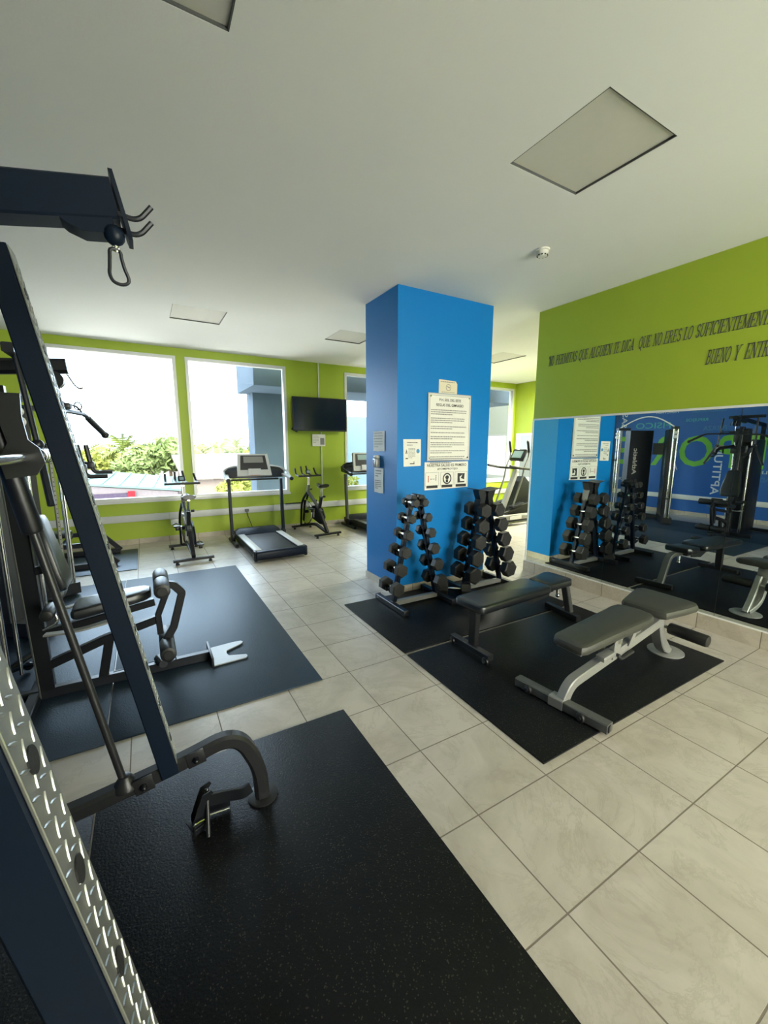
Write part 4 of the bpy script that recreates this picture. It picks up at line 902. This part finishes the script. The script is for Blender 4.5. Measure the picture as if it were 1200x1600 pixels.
b = MB(); b.cyl((-.315, .30, 1.582), (-.315, 2.05, 1.582), .0145, seg=18); br = b.build('bar', 'chrome', t)
for ya, yc_ in ((1.80, 2.07), (.24, .46)):
    b = MB(); b.cyl((-.315, ya, 1.582), (-.315, yc_, 1.582), .026, seg=20)
    for k in range(5): b.cyl((-.315, ya+.03+k*.05, 1.582), (-.315, ya+.034+k*.05, 1.582), .0275, seg=20)
    b.build('sleeve', 'chrome', br)
b = MB(); b.rt([(-1.15, .52, 2.20), (-1.15, 1.77, 2.20)], .07, .07, (1,0,0)); b.rt([(-1.15, .52, .9), (-1.15, 1.77, .9)], .06, .06, (1,0,0)); b.rt([(-1.15, .52, .22), (-1.15, 1.77, .22)], .06, .06, (1,0,0)); b.build('rear_crossbar', 'navy', t)
# overhead pulley arm with carabiner
b = MB(); b.rt([(-1.15, 1.131, 1.912), (-.012, 1.131, 2.128)], .062, .078, (0,1,0), .004); arm = b.build('pulley_arm', 'navy', t)
b = MB(); b.prism([(1.094, 2.178), (1.168, 2.178), (1.168, 2.075), (1.155, 2.055), (1.107, 2.055), (1.094, 2.075)], (.46, 0, 0), (0,1,0), (-.22, 0, 1), (.008, 0, 0)); b.build('end_plate', 'navy', arm)
b = MB(); b.prism([(-.12, 2.078), (-.02, 2.094), (-.014, 2.066), (-.03, 2.058), (-.07, 2.052), (-.10, 2.062)], (0, 1.103, 0), (1,0,0), (0,0,1), (0, .05, 0)); b.build('pulley_housing', 'navy', arm)
b = MB(); b.sph((-.018, 1.11, 2.058), .020, (1, .9, 1.05)); b.build('rubber_stop', 'navy', arm)
b = MB(); b.cyl((-.018, 1.11, 2.05), (-.018, 1.11, 2.032), .004); b.tube([V(-.018, 1.11, 2.034)+V(.005*math.cos(a), 0, .007*math.sin(a)) for a in [k*PI/6 for k in range(12)]], .002, 6, True); b.build('cable_end', 'chrome', arm)
cp = [(0, 0), (-.011, -.003), (-.013, -.018), (-.015, -.04), (-.016, -.052), (-.011, -.065), (.002, -.069), (.015, -.064), (.018, -.053), (.012, -.035), (.008, -.015), (.007, -.004)]
cq = []
for i in range(len(cp)):
    p0, p1, p2, p3 = [Vector((*cp[(i+k) % len(cp)], 0)) for k in (-1, 0, 1, 2)]
    for tt in (0, .33, .66): cq.append(.5*((2*p1)+(p2-p0)*tt+(2*p0-5*p1+4*p2-p3)*tt**2+(3*p1-p0-3*p2+p3)*tt**3))
b = MB(); b.tube([V(-.017+q.x, 1.11+q.x*.3, 2.031+q.y) for q in cq], .0036, 8, True); b.build('carabiner', 'dark', arm)
for y, z in ((1.10, 2.098), (1.135, 2.082)):
    b = MB(); b.tube(fil([(-.008, y, z), (.028, y, z-.006), (.055, y-.006, z+.026)], .02), .0056, 8); b.build('hook', 'dark', arm)

# J hook attachment lying on the mat
t = thing('rack_hook', 'black steel bar catch with a pin lying on the near mat by the curved foot', 'rack hook', (.12, 1.72, .010))
b = MB()
pl = [(0, 0), (.10, 0), (.115, .045), (.085, .09), (.065, .15), (.055, .19), (.02, .20), (.015, .12), (0, .06)]
o0 = Vector((.045, 1.655, .012)); 
for d in (0, .055): b.prism([(a, c) for a, c in [(0,0),(.055,0),(.06,.03),(.052,.075),(.045,.125),(.062,.15),(.05,.165),(.01,.165),(.0,.12),(-.01,.06)]], o0+V(0, d, 0), (.93, .36, 0), (.25, .1, .96), (0, .005, 0))
b.box((.072, 1.69, .045), (.07, .065, .006), (0, 0, .37), .002); b.build('bracket', 'black', t)
MB().cyl((.105, 1.63, .014), (.118, 1.71, .170), .0085).build('pin', 'gun', t)
b = MB(); b.tube(fil([(.055, 1.64, .02), (.055, 1.64, .085), (.095, 1.66, .075)], .01), .004, 8); b.build('spring_clip', 'chrome', t)
b = MB(); b.rt(fil([(.10, 1.73, .10), (.19, 1.73, .085), (.265, 1.715, .075), (.300, 1.72, .085)], .04), .012, .055, (0,1,0), .002); b.box((.16, 1.742, .045), (.10, .006, .06), (0,0,0), .002); b.build('arm', 'black', t)
b = MB(); b.tube([(.12, 1.70, .050), (.20, 1.70, .044)], .005, 8); b.build('rod', 'chrome', t)

# ---------------- multi gym ----------------
GY = 3.18
t = thing('multi_gym', 'black multi gym with seat, leg rollers and lat bar on the bluish mat', 'exercise machine', (-.4, GY, .010))
b = MB(); b.rt([(-1.65, GY, .045), (.31, GY, .045)], .055, .065, (0,1,0)); b.rt([(-1.6, GY-.35, .042), (-1.6, GY+.35, .042)], .06, .06, (1,0,0)); b.rt([(-.72, GY-.32, .042), (-.72, GY+.32, .042)], .06, .06, (1,0,0)); b.build('base_frame', 'dark', t)
b = MB(); b.bb((.305, GY-.155, .012), (.322, GY+.155, .085), .004); fp = b.build('front_plate', 'dark', t)
b = MB(); b.prism([(.32, -.15), (.55, -.14), (.565, -.12), (.56, -.09), (.44, -.045), (.43, 0), (.44, .045), (.55, .10), (.58, .13), (.57, .16), (.50, .165), (.32, .15)], (0, GY, .016), (1,0,0), (0,1,0), (0,0,.008)); b.build('foot_plate', 'silver', fp)
b = MB(); b.rt([(-.655, GY, .07), (-.70, GY, 1.95)], .06, .08, (0,1,0)); b.build('front_post', 'black', t)
b = MB(); b.rt([(-1.60, GY, .07), (-1.60, GY, 2.0)], .06, .06, (0,1,0)); b.rt([(-1.60, GY, 2.0), (-.70, GY, 2.08)], .06, .06, (0,1,0)); b.build('rear_post', 'navy', t)
b = MB(); b.box((-1.08, GY, .92), (.46, .30, 1.62), None, .02); ws = b.build('weight_stack_cover', 'black', t)
b = MB()
for y in (GY-.12, GY+.12): b.cyl((-.80, y, .15), (-.80, y, 1.70), .011)
b.build('guide_rod', 'chrome', t)
b = MB(); b.box((-.76, GY, 1.55), (.20, .26, .14), None, .02); b.box((-.74, GY, 1.80), (.16, .22, .24), None, .03); b.build('pulley_housing', 'gun', t)
# lat arm to the front, hooks and bar
b = MB(); b.rt([(-.75, GY, 2.05), (-.36, GY, 2.085)], .07, .085, (0,1,0), .02); b.cyl((-.43, GY-.035, 2.00), (-.43, GY+.035, 2.00), .05); la = b.build('lat_arm', 'black', t)
b = MB()
for y in (GY-.02, GY+.03): b.tube(fil([(-.365, y, 2.04), (-.33, y, 1.97), (-.30, y, 1.955), (-.285, y, 2.00)], .02), .004, 6)
b.build('hook', 'chrome', la)
b = MB(); b.lathe([(0, .004), (.02, .018), (.035, .003), (.13, .003)], (-.405, GY, 2.0), (0, 0, -1)); b.tube([V(-.405+.012*math.cos(a), GY, 1.865+.016*math.sin(a)) for a in [k*PI/6 for k in range(12)]], .003, 6, True); b.build('cable_end', 'chrome', la)
b = MB(); b.tube(fil([(-.39, GY-.55, 1.70), (-.395, GY-.40, 1.80), (-.40, GY, 1.825), (-.34, GY+.40, 1.83), (-.25, GY+.60, 1.70)], .06), .014); lb = b.build('lat_bar', 'dark', t)
b = MB(); b.tube([(-.325, GY+.44, 1.805), (-.25, GY+.60, 1.70)], .020); b.sph((-.246, GY+.61, 1.693), .026); b.tube([(-.39, GY-.42, 1.79), (-.39, GY-.56, 1.70)], .020); b.build('grip', 'foam', lb)
b = MB(); b.tube([(-.40, GY, 1.825), (-.37, GY+.06, 1.865), (-.35, GY+.12, 1.86), (-.335, GY+.20, 1.835)], .006, 6); b.tube([V(-.345+.02*math.cos(a), GY+.15, 1.865+.024*math.sin(a)) for a in [k*PI/6 for k in range(12)]], .004, 6, True); b.box((-.39, GY+.03, 1.855), (.05, .09, .035), None, .01); b.build('attachment_clip', 'gun', lb)
# arms
b = MB(); b.rt([(-.56, GY-.33, 2.11), (-.56, GY+.16, 2.11)], .05, .05, (1,0,0)); b.build('pec_beam', 'dark', t)
for s in (-1, 1):
    b = MB(); b.tube([(-.55, GY+s*.24, 2.10), (-.50, GY+s*.27, 1.62)], .014); b.sph((-.50, GY+s*.27, 1.62), .03); b.tube([(-.50, GY+s*.27, 1.62), (-.45, GY+s*.42, 1.30)], .018); b.rt([(-.70, GY+s*.10, 1.60), (-.50, GY+s*.27, 1.61)], .04, .05, (0,0,1)); b.build('pec_arm', 'dark', t)
for s in (-1, 1):
    y = GY+s*.22
    b = MB(); b.rt(fil([(-.66, GY+s*.08, 1.62), (-.42, y, 1.56), (-.345, y, 1.47)], .05), .03, .045, (0,1,0)); b.box((-.325, y, 1.485), (.055, .05, .045), None, .006); pa = b.build('press_arm', 'black', t)
    b = MB(); b.tube([(-.335, y, 1.62), (-.318, y, 1.49)], .0145); b.tube(fil([(-.318, y, 1.48), (-.30, y, 1.435), (-.20, y, 1.435)], .04), .0125); b.build('handle', 'foam', pa)
# seat, backrest
b = MB(); u, n = tilt(1.47)
ol = [(-.22,-.10),(-.20,-.13),(-.10,-.145),(.05,-.125),(.22,-.095),(.25,-.07),(.26,0),(.25,.07),(.22,.095),(.05,.125),(-.10,.145),(-.20,.13),(-.22,.10)]
b.cushion(ol, (-.590, GY, .935), (.17, 0, -.985) if False else (-.20, 0, .98), (0,1,0), (.98, 0, .20), .075, .02); b.build('backrest', 'vinyl', t)
b = MB(); b.rt([(-.66, GY, .85), (-.60, GY, .86)], .05, .05, (0,1,0)); b.build('backrest_bracket', 'dark', t)
b = MB(); ol = [(-.22,-.12),(-.20,-.14),(.12,-.115),(.20,-.085),(.225,-.05),(.225,.05),(.20,.085),(.12,.115),(-.20,.14),(-.22,.12)]
b.cushion(ol, (-.255, GY, .560), (.99, 0, .10), (0,1,0), (-.10, 0, .99), .062, .02); b.build('seat', 'vinyl', t)
b = MB(); b.rt([(-.66, GY, .44), (-.02, GY, .535)], .05, .05, (0,1,0)); b.rt([(-.66, GY, .22), (-.33, GY, .33), (.01, GY, .41)], .05, .055, (0,1,0)); b.rt([(-.30, GY, .34), (-.36, GY, .06)], .045, .055, (0,1,0)); b.build('seat_frame', 'black', t)
b = MB(); b.rt(fil([(-.60, GY-.18, .50), (-.45, GY-.21, .50), (-.25, GY-.19, .52)], .1), .05, .012, (0,1,0), .003); b.build('side_rail', 'silver', t); b = MB(); b.rt(fil([(-.60, GY+.18, .52), (-.45, GY+.24, .53), (-.30, GY+.21, .55)], .1), .05, .012, (0,1,0), .003); b.build('side_rail', 'silver', t)
# leg developer
b = MB(); b.rt(fil([(.035, GY-.02, .66), (.105, GY-.02, .64), (.155, GY-.02, .575), (.085, GY-.02, .33), (.03, GY-.02, .24)], .008, 2), .035, .05, (0,1,0), .004); b.rt([(.06, GY-.02, .60), (-.005, GY-.02, .44), (.00, GY-.02, .30)], .035, .04, (0,1,0), .004); ld = b.build('leg_lever', 'black', t)
for z, x in ((.665, .03), (.215, .035)):
    for s in (-1, 1):
        b = MB(); b.pad((x, GY+s*.008, z), (x, GY+s*.215, z), .050, .005); rl = b.build('foam_roller', 'foam', ld)
        b = MB(); b.cyl((x, GY+s*.214, z), (x, GY+s*.222, z), .03); b.build('end_cap', 'rubber', rl)
b = MB(); b.cyl((.0, GY-.07, .09), (-.03, GY+.04, .09), .028); b.tube(fil([(.02, GY-.02, .09), (.06, GY-.03, .12), (.09, GY-.06, .10), (.05, GY-.07, .09)], .02), .004, 6); b.build('low_pulley', 'dark', t)
b = MB(); b.tube([(-.03, GY-.02, .10), (-.30, GY-.02, .09)], .003, 6); b.build('cable', 'black', t)
# side roller and low row handle
MB().pad((-.565, GY-.27, .64), (-.565, GY-.10, .64), .034).build('thigh_roller', 'foam', t); MB().pad((-.565, GY+.10, .64), (-.565, GY+.27, .64), .034).build('thigh_roller', 'foam', t)
b = MB(); b.tube(fil([(-.53, GY-.22, .63), (-.52, GY-.22, .58), (-.60, GY-.20, .54)], .03), .008, 8); b.build('roller_bracket', 'chrome', t)
b = MB(); b.tube([(-.82, GY+.50, .12), (-.98, GY+.36, .06)], .022); b.tube(fil([(-.98, GY+.36, .06), (-.80, GY+.30, .13), (-.70, GY+.24, .13)], .06), .014); b.sph((-.84, GY+.46, .05), .03); b.build('step_pedal', 'dark', t)
b = MB()
for x, y in ((-.67, GY-.14), (-.66, GY-.17)): b.tube([(x, y, .10), (x-.05, y, 1.95)], .004, 6)
b.build('cable', 'greysteel', t)

# ---------------- cable tower machine by the left wall ----------------
t = thing('cable_trainer', 'two tower cable machine joined by a white arched tube, behind the multi gym', 'exercise machine', (-1.2, 4.86, .010))
def tower(fx_, fy, bx, by, txt_side):
    """shroud from the front rods (fx,fy) to the back (bx,by)"""
    d = Vector((bx-fx_, by-fy, 0)); L = d.length; d.normalize(); s = Vector((-d.y, d.x, 0)); o = Vector((fx_, fy, 0))
    b = MB(); b.prism([(L*.30, -.085), (L, -.085), (L, .085), (L*.30, .085)], o+V(0,0,.15), d, s, (0, 0, 1.80)); sh = b.build('shroud', 'dark', t)
    b = MB(); b.prism([(-.03, -.05), (L*.32, -.05), (L*.32, .05), (-.03, .05)], o+V(0,0,1.95), d, s, (0, 0, .05)); b.build('tower_head', 'dark', t); MB().prism([(-.03, -.09), (L, -.09), (L, .09), (-.03, .09)], o+V(0,0,.03), d, s, (0, 0, .12)).build('tower_base', 'dark', t)
    b = MB()
    for k in (-.035, .035): b.cyl(o+s*k+V(0,0,.12), o+s*k+V(0,0,1.97), .013)
    b.build('guide_rod', 'chrome', t)
    b = MB(); b.rt([o+d*.07+V(0,0,.12), o+d*.07+V(0,0,1.95)], .03, .03, d)
    hp = b.build('hole_post', 'silver', t)
    b = MB()
    for k in range(34): b.cyl(o+d*.07+s*-.0155+V(0,0,.30+k*.047), o+d*.07+s*-.0165+V(0,0,.30+k*.047), .006, seg=8); b.cyl(o+d*.07+s*.0155+V(0,0,.30+k*.047), o+d*.07+s*.0165+V(0,0,.30+k*.047), .006, seg=8); b.cyl(o+d*.054+V(0,0,.30+k*.047), o+d*.053+V(0,0,.30+k*.047), .006, seg=8)
    b.build('pin_hole', 'ink', hp)
    b = MB()
    for q in txt_side:
        # lettering runs up the shroud side
        base = o+d*(L*.44 if q > 0 else L*.44)+s*(.0855*q)+V(0,0,.98)
        text(b, 'Athletic', base+d*(0 if q > 0 else .10), (0,0,1), (d if q > 0 else -d), .58, .10, .02, eps=0)
    if len(txt_side): b.build('lettering', 'letter', sh)
    b = MB(); b.cyl(o+d*-.02-s*.03+V(0,0,1.80), o+d*-.02+s*.03+V(0,0,1.80), .035); b.cyl(o+d*-.02-s*.03+V(0,0,1.88), o+d*-.02+s*.03+V(0,0,1.88), .028); b.build('pulley', 'label', t)
    return o
tower(-.78, 5.42, -1.45, 5.08, (-1, 1)); tower(-.85, 4.30, -1.45, 4.70, (-1, 1))
b = MB(); n = 16; b.tube([(-.80-.05*math.sin(PI*k/n), 5.40+(4.32-5.40)*k/n, 2.0+.22*math.sin(PI*k/n)) for k in range(n+1)], .012, 8); b.build('arched_tube', 'label', t)
b = MB(); b.rt([(-1.40, 5.05, .06), (-1.40, 4.72, .06)], .08, .08, (1,0,0)); b.rt([(-1.45, 5.0, 1.55), (-1.45, 4.75, 1.55)], .05, .25, (1,0,0)); b.build('linking_bar', 'dark', t)
for y, z in ((5.44, 1.50), (4.30, .75)):
    b = MB(); b.tube(fil([(-.74, y-.06, z-.20), (-.72, y-.03, z), (-.72, y+.03, z), (-.74, y+.06, z-.20)], .03), .006, 6); b.tube([(-.74, y-.06, z-.20), (-.74, y+.06, z-.20)], .014); b.build('strap_handle', 'foam', t)

# ---------------- low frame machine in the far corner ----------------
t = thing('floor_frame_machine', 'low black steel machine frame with slanted feet on the mat by the window', 'exercise machine', (-.9, 6.85, .010))
for y in (6.45, 7.25):
    b = MB(); b.rt(fil([(-1.35, y, .045), (-.43, y, .045)], .03), .06, .07, (0,1,0)); b.rt(fil([(-1.35, y, .33), (-.66, y, .33), (-.42, y, .05)], .04, 4), .05, .06, (0,1,0)); b.build('side_frame', 'dark', t)
b = MB(); b.rt([(-1.0, 6.45, .33), (-1.0, 7.25, .33)], .05, .05, (1,0,0)); b.rt([(-1.35, 6.45, .045), (-1.35, 7.25, .045)], .05, .05, (1,0,0)); b.rt([(-1.30, 6.85, .05), (-1.30, 6.85, 1.1)], .07, .07, (1,0,0)); b.build('cross_member', 'dark', t)
b = MB(); b.cushion(rrect(.35, .28, .04), (-1.12, 6.85, .40), (1,0,0), (0,1,0), (0,0,1), .06); b.build('seat', 'vinyl', t)

# ---------------- outside ----------------
struct(MB().bb((-40, YW+.2, -4.49), (40, 22, -4.47)).build('floor_bounce_back', 'bounce_ground'))  # out-of-view ground strips, added as daylight reflectors
struct(MB().bb((-40, -30, -4.49), (40, YB-.2, -4.47)).build('floor_bounce_front', 'bounce_ground'))
struct(MB().bb((XR+.2, YB-.2, -4.49), (40, YW+.2, -4.47)).build('floor_bounce_side', 'bounce_ground'))
gnd = struct(MB().bb((-90, YW+1.2, -4.6), (90, 120, -4.5)).build('ground', 'asphalt'))
t = thing('teal_roof_building', 'low building with a pale teal ribbed metal roof outside the first window', 'building', (-4, 31, -4.5))
MB().bb((-14, 28.3, -4.5), (1.7, 38, -1.05)).build('walls', 'ext_wall', t)
b = MB(); b._add([(-15, 28, .85), (2.0, 28, -1.08), (2.6, 34, -.80), (-15, 34, 1.45), (-15, 28, .75), (2.0, 28, -1.20), (2.6, 34, -.95), (-15, 34, 1.3)], [(0,1,2,3), (7,6,5,4), (0,4,5,1), (1,5,6,2), (2,6,7,3), (3,7,4,0)])
rf = b.build('roof', 'teal_roof', t)
b = MB()
for k in range(20):
    a = k/20; b.rt([(-15+17*a, 27.99, .87-1.93*a), (-15+17.6*a, 34, 1.47-2.25*a)], .10, .08, (1,0,0), .01)
b.build('roof_rib', 'teal_roof', rf)
b = MB(); b._add([(-14, 28.1, .6), (1.6, 28.1, -1.2), (1.6, 28.1, -1.75), (-14, 28.1, -1.75), (-14, 28.3, .6), (1.6, 28.3, -1.2), (1.6, 28.3, -1.75), (-14, 28.3, -1.75)], [(0,1,2,3), (4,7,6,5), (0,4,5,1), (2,6,7,3)]); b.build('upper_wall', 'ext_wall', t)
MB().bb((-3.4, 27.9, -1.65), (-.9, 28.12, -1.15)).build('shop_band', 'ext_dark', t)
MB().bb((-1.0, 27.85, -1.70), (-.65, 28.12, -1.05)).build('red_panel', 'ext_red', t)
b = MB(); b.bb((-2.6, 27.88, -1.48), (-1.4, 27.9, -1.40)); b.build('sign_dashes', 'label', t)
t = thing('pale_building', 'pale flat roofed building outside the second window', 'building', (5, 34, -4.5))
MB().bb((2.4, 30, -4.5), (9, 40, -.6)).build('walls', 'pale_roof', t)
b = MB(); b._add([(2.0, 29.5, -.45), (9.5, 29.5, -.5), (9.5, 40, .9), (2.0, 40, .8), (2.0, 29.5, -.6), (9.5, 29.5, -.65), (9.5, 40, .7), (2.0, 40, .6)], [(0,1,2,3), (7,6,5,4), (0,4,5,1), (1,5,6,2), (2,6,7,3), (3,7,4,0)]); b.build('roof', 'pale_roof', t)
# parts of the same building outside the glass
o = struct(MB().bb((2.16, 9.5, -4.5), (2.95, 10.1, 3.3)).build('wall_outer_column', 'ext_blue'))
b = MB(); b.bb((1.92, 8.3, 2.76), (9.2, 9.9, 3.4)); struct(b.build('ceiling_outer_canopy', 'ext_blue'))
struct(MB().bb((4.7, 11.8, -4.5), (8.2, 12.2, 2.5)).build('wall_outer_pale', 'ext_pale'))
struct(MB().bb((8.2, 9.8, -4.5), (13.0, 10.2, 3.5)).build('wall_outer_grey', 'ext_grey'))
def leaves(mb, c, rad, n, size, rnd, squash=.8):
    for i in range(n):
        d = Vector((rnd.gauss(0,1), rnd.gauss(0,1), rnd.gauss(0,1))).normalized(); lump = .78+.22*math.sin(d.x*5+c[0])*math.cos(d.y*6+c[1]*.7)+.12*math.sin(d.z*9)
        p = Vector(c)+Vector((d.x, d.y, d.z*squash))*rad*lump*rnd.uniform(.72, 1.0)
        a = Vector((rnd.gauss(0,1), rnd.gauss(0,1), rnd.gauss(0,1))).normalized(); b_ = a.orthogonal().normalized(); s = size*rnd.uniform(.6, 1.3)
        mb._add([p-a*s, p+b_*s*.45, p+a*s, p-b_*s*.45], [(0,1,2,3)])
def tree(label, x, y, top, rad, m, seed, n=900):
    rnd = random.Random(seed); t = thing('leafy_tree', label, 'tree', (x, y, -4.5), 0, 'trees outside the windows')
    b = MB(); b.tube([(x, y, -4.5), (x+.1, y, -2), (x, y, top-rad)], [.22, .17, .10], 8); b.build('trunk', 'bark', t)
    b = MB(); leaves(b, (x, y, top-rad*.8), rad, n, .30*rad/2.2, rnd); leaves(b, (x, y, top-rad*.9), rad*.7, n//2, .34*rad/2.2, rnd); b.build('foliage', m, t)
def palm(label, x, y, top, L, seed):
    rnd = random.Random(seed); t = thing('palm_tree', label, 'tree', (x, y, -4.5), 0, 'trees outside the windows')
    b = MB(); b.tube([(x, y, -4.5), (x+.15, y, -2), (x, y, top-L*.35)], [.2, .16, .13], 8); b.build('trunk', 'bark', t)
    b = MB(); c = Vector((x, y, top-L*.35))
    for k in range(17):
        a = k*2.4+rnd.uniform(-.2, .2); el = rnd.uniform(.15, 1.2); prev = c; d = Vector((math.cos(a)*math.cos(el), math.sin(a)*math.cos(el), math.sin(el)))
        for j in range(12):
            d = (d+Vector((0, 0, -.13))).normalized(); p = prev+d*L/12; sd = d.cross(Vector((0,0,1))).normalized()
            for s in (-1, 1):
                ll = L*.30*math.sin(PI*(j+1.5)/14); q = (p+prev)/2; tip = q+(sd*s*.8+d*.5+Vector((0,0,-.35))).normalized()*ll
                b._add([prev, p, tip], [(0,1,2)])
            prev = p
    b.build('fronds', 'palm', t)
k = 0
TR = [('p', -1.6, 44, 2.1, 2.8), ('p', .3, 46, 1.8, 2.6), ('p', 3.6, 48, 2.2, 2.4), ('p', 6.9, 46, 2.2, 2.6), ('p', 9.3, 50, 2.1, 2.4), ('p', -5.2, 48, 1.4, 2.6),
      ('t', 1.9, 42, 2.6, 2.3), ('t', -3.4, 50, 1.7, 2.6), ('t', .2, 52, 1.9, 2.5), ('t', 5.2, 50, 1.8, 2.3), ('t', 8.2, 46, 1.6, 2.2), ('t', -7.5, 50, 1.6, 3.0), ('t', 11.6, 50, 1.9, 2.6), ('t', 3.2, 44, 1.7, 2.0), ('t', -.9, 41, 1.2, 1.8), ('t', -4.6, 44, 1.3, 2.2), ('t', 6.6, 54, 2.0, 2.6), ('t', 9.9, 43, 1.3, 1.9)]
nm = {'p': 'coconut palm', 't': 'bushy tree'}
where = ['left of the centre of the first window', 'in the middle of the first window', 'at the left of the second window', 'in the middle of the second window', 'right of centre in the second window', 'behind the slanted upright', 'tall at the right of the first window', 'far left beyond the teal roof', 'behind the middle of the teal roof', 'behind the pale building', 'beyond the pale building on the right', 'hidden at the far left edge', 'behind the outer column', 'beside the pillar between the windows', 'low behind the teal roof centre', 'low behind the teal roof left', 'far behind the second window palms', 'next to the outer column']
for i, (kd, x, y, top, r_) in enumerate(TR):
    if kd == 'p': palm('%s %s' % (nm[kd], where[i]), x, y, top, r_, i+50)
    else: tree('%s %s' % (nm[kd], where[i]), x, y, top, r_, 'leaf2' if i % 2 else 'leaf', i+50)
tree('yellow green shrub outside the second window behind the treadmill', 3.3, 17.5, .62, 1.05, 'leaf2', 90, 1400)
tree('small yellow tree outside the third window, left of the column', 4.55, 10.9, 1.45, .45, 'leaf2', 91, 500)
tree('leafy shrub low outside the third window behind the dark treadmill', 4.9, 10.9, .85, .75, 'leaf2', 92, 900)
tree('leafy tree outside the far side window behind the elliptical', 12.2, 6.9, 1.5, 1.5, 'leaf2', 93, 1200)
